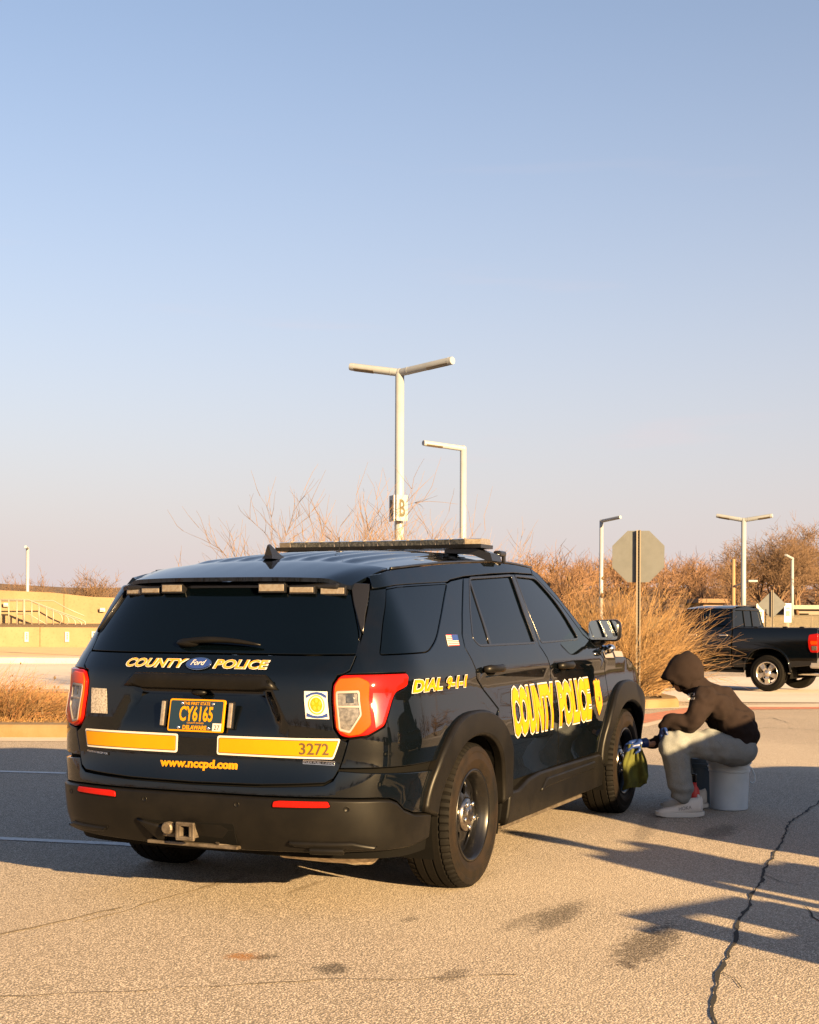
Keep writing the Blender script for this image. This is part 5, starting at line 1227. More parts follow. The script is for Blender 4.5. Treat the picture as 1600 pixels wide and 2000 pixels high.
# ------------------------------------------------------------------ pickup truck
def make_pickup(name, m_paint, glass, det=True):
    t = empty(name)
    fy = pchip([.35, .6, .9, 1.15, 1.40, 1.47], [.95, .985, 1.0, .995, .955, .93])
    fc = pchip([1.40, 1.55, 1.85, 1.98], [.93, .875, .745, .66])
    def T(x, z): return Vector((x, fy(z) if z <= 1.47 else fc(z), z))
    def Tn(x, z):
        n = nrm(T, x, z); return n if n.y > 0 else -n
    def tarch(xc, hw=.53, h=.52, n=2.3, k=24):
        o = []
        for i in range(k + 1):
            a = math.pi * i / k; cs, sn = math.cos(a), math.sin(a); o.append((xc - hw * math.copysign(abs(cs) ** (2 / n), cs), .46 + h * abs(sn) ** (2 / n)))
        return o
    WB = 3.57
    for mi in (False, True):
        kw = dict(surf=T, nfun=Tn, mirror=mi, g=.12)
        bedp = [(-1.20, .62), (-.54, .55)] + tarch(0) + [(.54, .52), (.86, .52), (.86, 1.44), (-1.18, 1.44), (-1.20, 1.2)]
        bp_ = patch('bed_side', [bedp], m_paint, t, rim=.06, gap=.006, cham=.012, **kw)
        patch('arch_lip', [tarch(0, .575, .56) + tarch(0, .53, .515)[::-1]], m_paint, bp_, off=.018, rim=.03, gap=0, cham=.010, **kw)
        d1 = [(.88, .48), (1.62, .48), (1.62, 1.40), (1.56, 1.90), (1.0, 1.90), (.90, 1.46), (.88, 1.40)]
        w1 = rounded([(1.0, 1.47), (1.55, 1.47), (1.50, 1.84), (1.06, 1.84)], .03)
        d2 = [(1.64, .48), (2.62, .48), (2.66, 1.15), (2.60, 1.40), (2.22, 1.86), (2.12, 1.90), (1.58, 1.90), (1.64, 1.40)]
        w2 = rounded([(1.66, 1.47), (2.46, 1.45), (2.16, 1.83), (1.62, 1.84)], .03)
        for dd, ww, hx in ((d1, w1, 1.02), (d2, w2, 1.80)):
            o = patch('door', [dd, ww], m_paint, t, rim=.04, gap=.005, cham=.008, **kw); patch('side_window', [ww], glass, o, off=-.012, rim=.004, gap=.001, cham=.001, **kw)
            bm = bmesh.new(); sg = -1 if mi else 1; p = T(hx, 1.27); box(bm, (p.x + .06, sg * (p.y + .02), p.z), (.19, .03, .032), None, .008); obj('handle', bm, M['chrome'], o)
        fe = [(2.66, .50), (WB - .54, .50)] + tarch(WB) + [(WB + .54, .52), (4.48, .55), (4.50, 1.05), (3.9, 1.22), (2.66, 1.26)]
        patch('fender', [fe], m_paint, t, rim=.05, gap=.005, cham=.012, **kw)
        patch('rocker', [[(.60, .40), (2.95, .40), (2.95, .475), (.60, .475)]], M['plastic'], t, off=-.02, rim=.08, gap=0, cham=.02, **kw)
        tlp = rounded([(-1.205, .90), (-1.04, .90), (-.99, 1.0), (-.97, 1.15), (-.985, 1.30), (-1.20, 1.33)], .03)
        tl_ = patch('tail_light', [tlp], M['red_lens'], t, off=.016, rim=.05, gap=0, cham=.012, **kw)
        patch('reverse_lens', [rounded([(-1.19, .95), (-1.07, .95), (-1.06, 1.05), (-1.19, 1.05)], .02)], M['clear_lens'], tl_, off=.021, rim=.006, gap=0, cham=.004, **kw)
        patch('lamp_band', [rounded([(-1.19, 1.08), (-1.04, 1.08), (-1.03, 1.16), (-1.19, 1.16)], .02)], M['orange_lens'], tl_, off=.020, rim=.006, gap=0, cham=.004, **kw)
        sg = -1 if mi else 1
        bm = bmesh.new(); box(bm, (2.42, sg * 1.10, 1.50), (.14, .20, .24), None, .04); box(bm, (2.42, sg * .98, 1.46), (.06, .16, .05), None, .01); obj('door_mirror', bm, M['trim'], t, True)
        bm = bmesh.new(); box(bm, (.87, sg * .945, 1.44), (.018, .02, .9)); obj('cab_gap', bm, M['dark'], t)
        for xc in (0, WB):
            bm = bmesh.new(); N = 20; rr = [[bm.verts.new((xc + .55 * math.cos(a), sg * yy, .46 + .53 * math.sin(a))) for a in [math.pi * (-.1 + 1.2 * k / N) for k in range(N + 1)]] for yy in (.93, .50)]
            for k in range(N): bm.faces.new((rr[0][k], rr[0][k + 1], rr[1][k + 1], rr[1][k]))
            bm.faces.new(rr[1]); obj('wheel_well', bm, M['dark'], t)
            wheel('wheel', t, xc, sg * .865, sg, R=.415, W=.275, style='spoke', mats=('rubber', 'rubber', 'alloy'))
    # cab roof, back wall with window, windscreen, bonnet, bed, bumper
    rv = []; rf2 = []
    for i in range(9):
        x = .96 + i * (2.20 - .96) / 8
        for j in range(13):
            y = -.745 + 1.49 * j / 12; k = abs(y) / .745; rv.append((x + .05 * (1 - k * k) * (1 if i > 6 else 0), y, 1.895 + .075 * (1 - k ** 3) - .05 * sstep(.75, 1, i / 8)))
    for i in range(8):
        for j in range(12): a = i * 13 + j; rf2.append((a, a + 13, a + 14, a + 1))
    raw('cab_roof', rv, rf2, m_paint, t, True)
    def Bk(y, z): k = (z - 1.3) / .6; return Vector((.875 + .085 * max(0, k) - .02 * (1 - (y / .9) ** 2), y, z))
    def Bn(y, z):
        n = nrm(Bk, y, z); return n if n.x < 0 else -n
    cab = [(-.93, .9), (.93, .9), (.93, 1.40), (.745, 1.89), (0, 1.965), (-.745, 1.89), (-.93, 1.40)]
    bw = rounded([(-.74, 1.47), (.74, 1.47), (.63, 1.84), (-.63, 1.84)], .04)
    bk = patch('cab_back', [cab, bw], m_paint, t, surf=Bk, nfun=Bn, rim=.03, gap=0, cham=.02, g=.2)
    patch('rear_window', [bw], glass, bk, off=-.01, rim=.004, gap=.001, cham=.001, surf=Bk, nfun=Bn, g=.2)
    for y in (-.22, .22):
        bm = bmesh.new(); box(bm, (.905, y, 1.655), (.02, .022, .37), Matrix.Rotation(rad(8), 4, 'Y')); obj('window_bar', bm, M['trim'], bk)
    bm = bmesh.new(); box(bm, (.965, 0, 1.90), (.03, .24, .035), None, .008); obj('brake_light', bm, M['red_lens'], bk)
    raw('windscreen', [(2.16, -.74, 1.86), (2.16, .74, 1.86), (2.85, .86, 1.30), (2.85, -.86, 1.30), (2.24, 0, 1.91), (2.98, 0, 1.31)], [(0, 4, 5, 3), (4, 1, 2, 5)], glass, t)
    raw('bonnet', [(2.66, -.93, 1.26), (2.95, 0, 1.34), (2.66, .93, 1.26), (4.45, -.90, 1.06), (4.62, 0, 1.14), (4.45, .90, 1.06)], [(0, 1, 4, 3), (1, 2, 5, 4)], m_paint, t, True)
    bm = bmesh.new(); box(bm, (4.52, 0, .82), (.16, 1.80, .48), None, .06); obj('grille', bm, M['chrome'], t)
    bm = bmesh.new(); box(bm, (4.60, 0, .52), (.22, 1.94, .22), None, .06); obj('front_bumper', bm, M['chrome'], t)
    bm = bmesh.new(); box(bm, (-.16, 0, .82), (2.0, 1.50, .06)); box(bm, (1.7, 0, .55), (5.4, 1.2, .16)); obj('chassis', bm, M['dark'], t)
    bm = bmesh.new(); box(bm, (-.16, 0, 1.425), (2.02, 1.84, .05), None, .015); obj('bed_cover', bm, M['plastic'], t)
    for x in (-.35, -.75, .35):
        bm = bmesh.new(); box(bm, (x, .80, 1.465), (.10, .05, .03), None, .008); obj('cover_latch', bm, M['trim'], t)
    bm = bmesh.new(); box(bm, (-1.17, 0, 1.02), (.06, 1.56, .80), None, .02); obj('tailgate', bm, m_paint, t)
    bm = bmesh.new(); box(bm, (-1.20, 0, .66), (.42, 1.98, .23), None, .06, 3); obj('rear_bumper', bm, M['chrome2'], t)
    bm = bmesh.new(); tube(bm, [(.3, .5, .42), (-1.0, .5, .42), (-1.30, .62, .40)], .05, 12); obj('exhaust_pipe', bm, M['chrome'], t, True)
    for k in (0, 2): pass
    return t
M['chrome2'] = mat('brushed_chrome', (.45, .42, .39), .38, .7)
M['alloy'] = mat('polished_alloy', (.62, .57, .50), .25, .9, var=(20, (.45, .40, .34), (.4, .7)))
M['truck_paint'] = mat('dark_truck_paint', (.0012, .002, .0032), .4, spec=0, coat=1)
M['clear_glass'] = mat('car_glass', (.5, .55, .55), .02, spec=.5, alpha=.28)
pk = make_pickup('pickup_truck', M['truck_paint'], M['glass'])
tag(pk, 'black pickup truck with alloy wheels and chrome bumper, driving off at right', 'pickup truck')
pw = pix(1500, 1313, 31.6); g0 = gz(pw.x, pw.y); TH = rad(38)
fdir = -RT * math.cos(TH) + FW * math.sin(TH)
ldir = Vector((-fdir.y, fdir.x, 0)); org = pw - ldir * .93
pk.location = (org.x, org.y, -.235); pk.rotation_euler = (0, 0, math.atan2(fdir.y, fdir.x))

# SUV outside the frame on the right; people and cart added for their shadows
s2v = copy_tree(suv); s2v.location = (1.25, -5.78, 0); tag(s2v, 'second patrol SUV parked outside the right edge, shading the person', 'police car')
def bystander(pos, turn, label, akimbo):
    # a grown person standing, arms as given; shoulders along `turn`
    o = empty('person', (pos[0], pos[1], 0)); tag(o, label, 'person'); X = Vector((math.cos(turn), math.sin(turn), 0)); Y = Vector((-X.y, X.x, 0))
    P = lambda a, z, b=0.: X * a + Y * b + UP * z
    remesh('body', [(P(0, 1.66), .095, P(0, 1.60, .02), .085), (P(0, 1.56), .055, P(0, 1.46), .06)], M['skin'], o, .012, 6)
    up = [(P(-.10, 1.36), .115, P(.10, 1.36), .115), (P(-.07, 1.15), .13, P(.07, 1.15), .13), (P(-.07, .98), .14, P(.07, .98), .14), (P(-.09, 1.34), .12, P(-.07, 1.0), .13), (P(.09, 1.34), .12, P(.07, 1.0), .13), (P(0, 1.45), .07, P(0, 1.38), .10)]
    for s_ in (-1, 1):
        el = P(s_ * (.44 if akimbo and s_ < 0 else .30), 1.16, .02); hn = P(s_ * .20, .98, .10) if akimbo and s_ < 0 else P(s_ * .30, .88, .10)
        up += [(P(s_ * .20, 1.40), .075, el, .058), (el, .056, hn, .042)]
    remesh('jacket', up, mat('dark_jacket', (.02, .022, .03), .9), o, .012, 6, wr(8, .008))
    lg = [(P(-.08, .96), .13, P(.08, .96), .13)]
    for s_ in (-1, 1): lg += [(P(s_ * .10, .92), .105, P(s_ * .12, .50, .02), .075), (P(s_ * .12, .50, .02), .075, P(s_ * .13, .10), .062)]
    remesh('trousers', lg, mat('dark_trousers', (.03, .03, .04), .9), o, .012, 6, wr(8, .006))
    for s_ in (-1, 1): remesh('boot', [(P(s_ * .13, .06, -.04), .05, P(s_ * .14, .05, .15), .042)], M['trim'], o, .010, 4)
    for s_ in (-1, 1):
        hn = P(s_ * .20, .98, .10) if akimbo and s_ < 0 else P(s_ * .30, .88, .10)
        d = (UP * -1 + Y * .25).normalized(); remesh('hand', hand(hn + d * .05, d, (X * -s_).normalized(), Y.copy(), .3), M['skin'], o, .006, 3)
    return o
bystander((-1.33, -6.10), math.atan2(-.5, .866), 'person standing outside the right edge, only their shadow reaching the rear wheel', False)
bystander((-1.44, -6.95), math.atan2(-.5, .866), 'unseen second person added outside the right edge to widen the shadow', False)  # second figure added to broaden the first one's shadow
ct = empty('shadow_cart', (-2.07, -5.50, 0), math.atan2(-.5, .866)); tag(ct, 'made-up wheeled cart outside the right edge, added for its shadow', 'cart')  # unseen cart, made up to cast a shadow across the asphalt
bm = bmesh.new(); box(bm, (.10, 0, .49), (.70, .42, .62), None, .04); obj('tank', bm, M['bucket'], ct)
bm = bmesh.new(); box(bm, (.05, 0, .155), (.62, .46, .05), None, .01); obj('tray', bm, M['plastic'], ct)
bm = bmesh.new()
for c_, sz in (((.12, .2, .72), (.84, .05, .22)), ((-.19, .2, .90), (.22, .05, .16)), ((.30, .2, .90), (.48, .05, .16)), ((.10, .2, 1.00), (.80, .05, .05))): box(bm, c_, sz)  # boxes leave a gap so that the cast shadow gets a hole
obj('shadow_panel', bm, M['plastic'], ct)
bm = bmesh.new(); tube(bm, [(-.46, .2, .945), (-.28, .2, .955)], .02, 8); obj('push_handle', bm, M['plastic'], ct)
for x, y in ((-.2, .22), (-.2, -.22), (.3, .22), (.3, -.22)):
    bm = bmesh.new(); lathe(bm, [(.03, -.02), (.09, -.02), (.10, -.01), (.10, .01), (.09, .02), (.03, .02)], 20, Matrix.Translation((x, y, .10)) @ Matrix.Rotation(rad(90), 4, 'X'), True); obj('cart_wheel', bm, M['rubber'], ct)

# ------------------------------------------------------------------ lamps and signs
M['lamp_paint'] = mat('white_lamp_paint', (.215, .235, .26), .45, var=(3, (.195, .212, .232), (.4, .7)))
M['lamp_led'] = mat('lamp_led', (.055, .042, .03), .3, var=(40, (.11, .09, .06), (.4, .6)))
def lamp(name, px, ytop, d, arms, dia, label, zb=None, wood=False):
    top = pix(px, ytop, d); g_ = gz(top.x, top.y) - .05 if zb is None else zb
    o = empty(name, (top.x, top.y, g_)); tag(o, label, 'street lamp', 'white lamp posts'); inv_ = -Vector(o.location)
    bm = bmesh.new(); r = dia / 2; tube(bm, [Vector((0, 0, 0)), top + inv_ - UP * r * .2], [r * 1.06, r], 20); obj('pole', bm, M['lamp_paint'], o, True)
    bm = bmesh.new(); tube(bm, [Vector((0, 0, 0)), Vector((0, 0, .25))], [r * 2.2, r * 2.0], 20); obj('pole_base', bm, M['pale_concrete'], o, True)
    for ex, ey, ed in arms:
        e = pix(ex, ey, ed); a0 = top + UP * (-.0); L = e - a0; dn = L.normalized(); ra = r * .86
        bm = bmesh.new(); tube(bm, [a0 + inv_, a0 + dn * .02 + inv_, e + inv_ - dn * .03, e + inv_], [ra, ra, ra, ra * .93], 18); ar = obj('arm', bm, M['lamp_paint'], o); smooth_by_angle(ar, 50)
        bm = bmesh.new(); tube(bm, [a0 + dn * L.length * .16 + inv_, a0 + dn * (L.length * .16 + .02) + inv_], ra * 1.04, 18); tube(bm, [e + inv_ - dn * .10, e + inv_ - dn * .09], ra * 1.03, 18); obj('arm_collar', bm, M['lamp_paint'], ar)
        sd_ = dn.cross(UP).normalized(); un = sd_.cross(dn).normalized()
        if un.z > 0: un = -un
        un = (un + (CAM - e).normalized() * 1.0).normalized(); sd_ = dn.cross(un).normalized()
        Rm = Matrix(((dn.x, sd_.x, un.x, 0), (dn.y, sd_.y, un.y, 0), (dn.z, sd_.z, un.z, 0), (0, 0, 0, 1)))
        bm = bmesh.new(); box(bm, a0 + dn * (L.length * .72) + inv_ + un * (ra * .88), (L.length * .40, ra * 1.05, ra * .42), Rm, .006); obj('lamp_strip', bm, M['lamp_led'], ar)
    bm = bmesh.new(); bmesh.ops.create_uvsphere(bm, u_segments=16, v_segments=8, radius=r * 1.01, matrix=Matrix.Translation(top + inv_)); obj('elbow', bm, M['lamp_paint'], o, True)
    return o
l1 = lamp('lamp_post', 781, 728, 30, [(684, 716, 30.4), (884, 704, 28.9)], .195, 'tall white twin-arm lamp post with B sign, behind the patrol car')
lamp('lamp_post', 905, 876, 40, [(827, 865, 39.2)], .185, 'white single-arm lamp post behind the light bar, right of the twin-arm post')
lamp('lamp_post', 1175, 1018, 57, [(1212, 1010, 56)], .16, 'white single-arm lamp post rising behind the dry bush beside stop sign')
lamp('lamp_post', 1453, 1016, 56, [(1400, 1007, 56.5), (1509, 1007, 55.4)], .20, 'white twin-arm lamp post standing behind the pickup cab')
lamp('lamp_post', 1548, 1091, 84, [(1535, 1084, 83)], .18, 'short-looking far lamp post beyond the pickup bed', zb=.8)
lamp('lamp_post', 54, 1071, 84, [(50, 1068, 82)], .19, 'lone lamp post standing behind the concrete wall at far left', zb=0)
# B sign on the twin-arm post
c_ = pix(781, 992, 29.88); inv_ = -Vector(l1.location)
for (ang, cx2, cy2, dd) in ((rad(-38), 785, 992, 29.72), (rad(70), 766, 993, 29.80)):
    c_ = pix(cx2, cy2, dd); rd = RT * math.cos(ang) + FW * math.sin(-ang) * -1; rd = (RT * math.cos(ang) - FW * math.sin(ang)).normalized(); nd = Vector((rd.y, -rd.x, 0))
    if nd.dot(FW) > 0: nd = -nd
    Rm = Matrix(((rd.x, nd.x, 0, 0), (rd.y, nd.y, 0, 0), (0, 0, 1, 0), (0, 0, 0, 1)))
    bm = bmesh.new(); box(bm, c_ + inv_, (.30, .03, .56), Rm, .004); sb_ = obj('row_sign', bm, M['lamp_paint'], l1)
    me = text_mesh('B', .02); xs = [v.co.x for v in me.vertices]; bm = bmesh.new(); bm.from_mesh(me); bpy.data.meshes.remove(me)
    for v in bm.verts: v.co = c_ + inv_ + rd * ((v.co.x - (min(xs) + max(xs)) / 2) * .30) + UP * ((v.co.y - .35) * .52) + nd * .019
    obj('row_letter', bm, mat('olive_letter', (.05, .045, .02), .6), sb_)
# stop sign seen from behind
M['alu'] = mat('sign_back_aluminium', (.078, .084, .09), .5, .25, var=(6, (.066, .072, .077), (.4, .7)))
M['post'] = mat('galvanised_post', (.16, .14, .115), .5, .4, var=(30, (.16, .14, .11), (.4, .7)))
def uchannel(bm, p0, p1, w_, dd, n_dir):
    s_ = UP.cross(n_dir).normalized()
    Rm = Matrix(((s_.x, n_dir.x, 0, 0), (s_.y, n_dir.y, 0, 0), (0, 0, 1, 0), (0, 0, 0, 1))); c = (p0 + p1) / 2; h = (p1 - p0).length
    box(bm, c, (w_ * .5, .006, h), Rm)
    for k in (-1, 1): box(bm, c + s_ * (k * w_ * .27) + n_dir * dd * -.5, (.006, dd, h), Rm); box(bm, c + s_ * (k * w_ * .40) - n_dir * dd, (w_ * .24, .005, h), Rm)
def road_sign(name, px, py, d, outline, label, yaw, post_px, zb, thick=.006, group=None, face=None):
    c = pix(px, py, d); o = empty(name, (c.x, c.y, zb)); tag(o, label, 'sign', group); inv_ = -Vector(o.location)
    nd = (-FW * math.cos(yaw) + RT * math.sin(yaw)).normalized(); rd = Vector((-nd.y, nd.x, 0))       # nd: towards the viewer
    Rm = Matrix(((rd.x, 0, nd.x, 0), (rd.y, 0, nd.y, 0), (0, 1, 0, 0), (0, 0, 0, 1)))
    bm = bmesh.new(); prism(bm, outline, -thick, thick, Matrix.Translation(c + inv_) @ Rm); bd = obj('sign_board', bm, M['alu'] if face is None else M['white'], o)
    pc = c + nd * (.042 if face is None else -.03); bm = bmesh.new(); h_ = max(p[1] for p in outline)
    uchannel(bm, Vector((pc.x, pc.y, zb)) + inv_, Vector((pc.x, pc.y, c.z + h_ * (1.02 if face is None else .7))) + inv_, .075, .034, -nd); obj('post', bm, M['post'], o)
    if face is None:
        bm = bmesh.new()
        for k in range(int((c.z + h_ - zb) / .05)):
            if k % 1 == 0: box(bm, Vector((pc.x, pc.y, zb + .04 + k * .05)) + inv_ + nd * .0035, (.012, .006, .018), Matrix.Rotation(math.atan2(rd.y, rd.x), 4, 'Z'))
        h2 = obj('post_holes', bm, M['dark'], o); h2['kind'] = 'stuff'
    else: face(o, c + inv_, rd, nd)
    return o
oc = [(.457 * math.cos(rad(22.5 + 45 * k)) / math.cos(rad(22.5)), .457 * math.sin(rad(22.5 + 45 * k)) / math.cos(rad(22.5))) for k in range(8)]
sgn = road_sign('stop_sign', 1247, 1087, 24.5, oc, 'back of octagonal stop sign on perforated post beside dry bush', rad(-6), 1243, gz(*pix(1247, 1300, 24.5)[:2]) - .1)
dm = [(0, -.53), (.53, 0), (0, .53), (-.53, 0)]
road_sign('warning_sign', 1508, 1181, 52, dm, 'back of diamond-shaped grey sign beyond the pickup bed', rad(-6), 1508, -.5)
def access_face(o, c, rd, nd):
    for k, (a, b, w_, h_, m_) in enumerate(((0, -.03, .16, .20, mat('sign_green', (.02, .10, .04), .5)), (-.0, .17, .18, .03, M['ink']), (0, .23, .14, .02, M['ink']))):
        bm = bmesh.new(); box(bm, c + rd * a + UP * b + nd * .009, (w_, .004, h_), Matrix.Rotation(math.atan2(rd.y, rd.x), 4, 'Z')); obj('sign_mark', bm, m_, o)
    for q in ([(0, .04), (0, -.02), (.04, -.03), (.055, -.09)], [(-.03, -.02), (-.05, -.07), (-.01, -.11), (.03, -.09)]):
        bm = bmesh.new(); tube(bm, [c + rd * a + UP * b + nd * .013 for a, b in q], .012, 6); obj('sign_symbol', bm, M['white'], o)
rc = [(-.15, -.38), (.15, -.38), (.15, .38), (-.15, .38)]
road_sign('parking_sign', 1485, 1198, 55, rc, 'white accessible-parking sign left of the diamond sign', rad(10), 1485, -.5, group='accessible parking signs', face=access_face)
road_sign('parking_sign', 1539, 1197, 55, rc, 'white accessible-parking sign right of the diamond sign', rad(10), 1539, -.5, group='accessible parking signs', face=access_face)
# utility pole with road light
u = pix(1433, 1092, 72); up0 = empty('utility_pole', (u.x, u.y, .4)); tag(up0, 'wooden utility pole with small road light left of twin lamp', 'pole')
bm = bmesh.new(); tube(bm, [Vector((0, 0, 0)), u + Vector((-u.x, -u.y, -.4))], [.12, .09], 10); obj('pole', bm, mat('weathered_wood', (.20, .13, .07), .9), up0, True)
bm = bmesh.new(); q0 = pix(1433, 1146, 72); q1 = pix(1455, 1137, 71.5); q2 = pix(1470, 1135, 71.2); iv = -Vector(up0.location); tube(bm, [q0 + iv, q1 + iv, q2 + iv], .035, 6); box(bm, q2 + iv, (.5, .25, .12), Matrix.Rotation(math.atan2(RT.y, RT.x), 4, 'Z'), .04); obj('road_light', bm, M['lamp_paint'], up0)
# chain-link fence on the bank
fe = empty('chain_link_fence', ld(lat(1400, 64), 64, 0)); tag(fe, 'chain-link fence running along the grass bank beyond the truck', 'fence'); iv = -Vector(fe.location)
M['wire'] = mat('galvanised_wire', (.22, .19, .15), .5, .6)
fx = []; L0, L1 = lat(1360, 64), lat(1760, 64)
npst = 9
for k in range(npst):
    p = ld(L0 + (L1 - L0) * k / (npst - 1), 64 + k * .4, 0); z0 = -.05; bm = bmesh.new(); tube(bm, [Vector((p.x, p.y, z0)) + iv, Vector((p.x, p.y, 1.62)) + iv], .03, 6); obj('fence_post', bm, M['wire'], fe); fx.append(p)
bm = bmesh.new(); tube(bm, [p + UP * 1.58 + iv for p in fx], .02, 5); obj('top_rail', bm, M['wire'], fe)
bm = bmesh.new()
for a, b in zip(fx, fx[1:]):
    n_ = 26
    for k in range(-12, n_):
        for s_ in (0, 1):
            t0, t1 = k / n_, (k + 12) / n_; za, zb_ = (0.05, 1.55) if s_ == 0 else (1.55, .05)
            if t0 < 0: za = za + (zb_ - za) * (-t0) / (t1 - t0); t0 = 0
            if t1 > 1: zb_ = zb_ - (zb_ - za) * (t1 - 1) / (t1 - t0); t1 = 1
            tube(bm, [a.lerp(b, t0) + UP * za + iv, a.lerp(b, t1) + UP * zb_ + iv], .004, 3, False)
tag(obj('wire_mesh', bm, M['wire'], fe), kind='stuff')
# far low buildings
def far_building(name, pxa, pxb, ya, yb, d, wallm, roofm, label):
    a = pix(pxa, yb, d); b = pix(pxb, yb, d); o = empty(name, ((a.x + b.x) / 2, (a.y + b.y) / 2, 0)); tag(o, label, 'building'); iv = -Vector(o.location)
    z1 = pix(pxa, ya, d).z; z0 = pix(pxa, yb, d).z - 1.0; w_ = (b - a).length; Rm = Matrix.Rotation(math.atan2((b - a).y, (b - a).x), 4, 'Z')
    c = (a + b) / 2; c.z = (z0 + z1) / 2; bm = bmesh.new(); box(bm, c + FW * 3 + iv, (w_, 6, z1 - z0), Rm); obj('wall', bm, wallm, o)
    bm = bmesh.new(); box(bm, Vector((c.x, c.y, z1 + .14)) + FW * 3 + iv, (w_ + .8, 6.8, .28), Rm, .03); obj('roof', bm, roofm, o)
    n_ = max(3, int(w_ / 1.6))
    for k in range(n_):
        q = a.lerp(b, (k + .5) / n_); q.z = z0 + (z1 - z0) * .62; bm = bmesh.new(); box(bm, q + iv - FW * .02, (.7, .06, min(.8, (z1 - z0) * .35)), Rm); obj('window', bm, M['glass'], o)
far_building('low_building', 1374, 1412, 1178, 1192, 88, mat('tan_wall', (.30, .19, .09), .9), mat('brown_roof', (.16, .10, .06), .9), 'small tan building far behind the dry bush')
far_building('low_building', 1545, 1690, 1190, 1200, 92, mat('grey_wall', (.17, .14, .12), .9), mat('pale_roof', (.24, .21, .18), .9), 'long low grey building far right behind the fence')
# ------------------------------------------------------------------ bare trees, dry shrubs and grasses
def seg(vs, fs, a, b, r0, r1, n=3):
    d = b - a
    if d.length < 1e-6: return
    d.normalize(); u = d.cross(Vector((.31, .77, .55))).normalized(); v = d.cross(u); k = len(vs)
    for p, r in ((a, r0), (b, r1)):
        for i in range(n):
            t = 2 * math.pi * i / n; vs.append(p + (u * math.cos(t) + v * math.sin(t)) * r)
    for i in range(n): fs.append((k + i, k + (i + 1) % n, k + n + (i + 1) % n, k + n + i))
def branch(vs, fs, p, d, L, r, lev, rnd, spread, tip, up=.12, nseg=4, kids=(3, 5)):
    q = p.copy(); dd = d.copy(); pts = [(q.copy(), dd.copy(), r)]
    for i in range(nseg):
        dd = (dd + Vector((rnd.gauss(0, .16), rnd.gauss(0, .16), rnd.gauss(0, .12) + up * .25))).normalized(); n2 = q + dd * (L / nseg); r2 = r * (1 - .62 * (i + 1) / nseg)
        seg(vs, fs, q, n2, pts[-1][2], r2, 5 if r > .05 else 3); q = n2; pts.append((q.copy(), dd.copy(), r2))
    if lev <= 0: return
    for k in range(rnd.randint(*kids)):
        i = rnd.randint(1, nseg); b, bd, br = pts[i]; ax = Vector((rnd.gauss(0, 1), rnd.gauss(0, 1), rnd.gauss(0, .5))).normalized()
        nd = (bd * (1 - spread) + ax * spread + UP * up).normalized()
        branch(vs, fs, b, nd, L * rnd.uniform(.52, .78), max(tip, br * .72), lev - 1, rnd, spread, tip, up, max(2, nseg - 1), kids)
M['bark'] = mat('winter_bark', (.085, .050, .030), .95, var=(6, (.13, .08, .045), (.4, .7)))
M['twig'] = mat('winter_twigs', (.115, .07, .042), .95)
M['straw'] = mat('dry_straw', (.215, .120, .042), .85, var=(5, (.12, .066, .024), (.35, .7)))
M['straw2'] = mat('pale_dry_stems', (.25, .155, .068), .85, var=(7, (.12, .07, .03), (.4, .7)))
M['rust'] = mat('rusty_grass', (.22, .10, .04), .9, var=(5, (.12, .055, .025), (.4, .7)))
M['redtwig'] = mat('tan_twigs', (.14, .085, .043), .9, var=(5, (.08, .05, .026), (.4, .7)))
def bare_tree(name, base, h, label, seed, stems=1, spread=.5, lev=5, r=.14, tip=.008, lean=0., group=None, kids=(3, 5)):
    rnd = random.Random(seed); o = empty(name, base); tag(o, label, 'tree', group); tv = []; tf = []; cv = []; cf = []
    for s in range(stems):
        a = rnd.uniform(0, 6.28); d = Vector((math.cos(a) * lean * 1.0, math.sin(a) * lean, 1)).normalized() if stems > 1 else Vector((rnd.gauss(0, .05), rnd.gauss(0, .05), 1)).normalized()
        p = Vector((0, 0, 0)); q = p; Lt = h * rnd.uniform(.26, .36); rr = r
        for i in range(4):
            d = (d + Vector((rnd.gauss(0, .06), rnd.gauss(0, .06), .06))).normalized(); n2 = q + d * Lt / 4; seg(tv, tf, q, n2, rr, rr * .9, 7); rr *= .9; q = n2
        for k in range(rnd.randint(4, 6)):
            ax = Vector((rnd.gauss(0, 1), rnd.gauss(0, 1), .25)).normalized(); nd = (d * (1 - spread * .8) + ax * spread * .8 + UP * .15).normalized()
            branch(cv, cf, q - d * rnd.uniform(0, Lt * .35), nd, h * rnd.uniform(.28, .40), rr * .75, lev - 1, rnd, spread, tip, kids=kids)
    raw('trunk', tv, tf, M['bark'], o, True); raw('crown', cv, cf, M['twig'], o, True)
    return o
def tb(px, d, z): p = pix(px, 1200, d); return Vector((p.x, p.y, z))
bare_tree('bare_tree', tb(1500, 88, 1.2), 6.6, 'large bare tree with leaning trunk behind the diamond sign', 4, 3, .55, 5, .15, .012, .45, 'bare trees on the right')
bare_tree('bare_tree', tb(1560, 92, 1.4), 5.9, 'dense round bare tree beside the far lamp post', 9, 2, .5, 5, .14, .014, .3, 'bare trees on the right', (4, 5))
bare_tree('bare_tree', tb(1612, 95, 1.4), 6.0, 'bare tree cut by the right edge of the picture', 12, 1, .5, 5, .14, .014, 0, 'bare trees on the right')
bare_tree('bare_tree', tb(1440, 84, 1.0), 4.2, 'smaller bare tree left of the twin-arm lamp by the pickup cab', 15, 2, .5, 4, .10, .014, .4, 'bare trees on the right')
bare_tree('bare_tree', tb(195, 78, 0), 4.2, 'spreading bare tree peeking over the concrete wall beside the car roof', 21, 4, .5, 4, .08, .011, .5, 'bare trees beyond the wall')
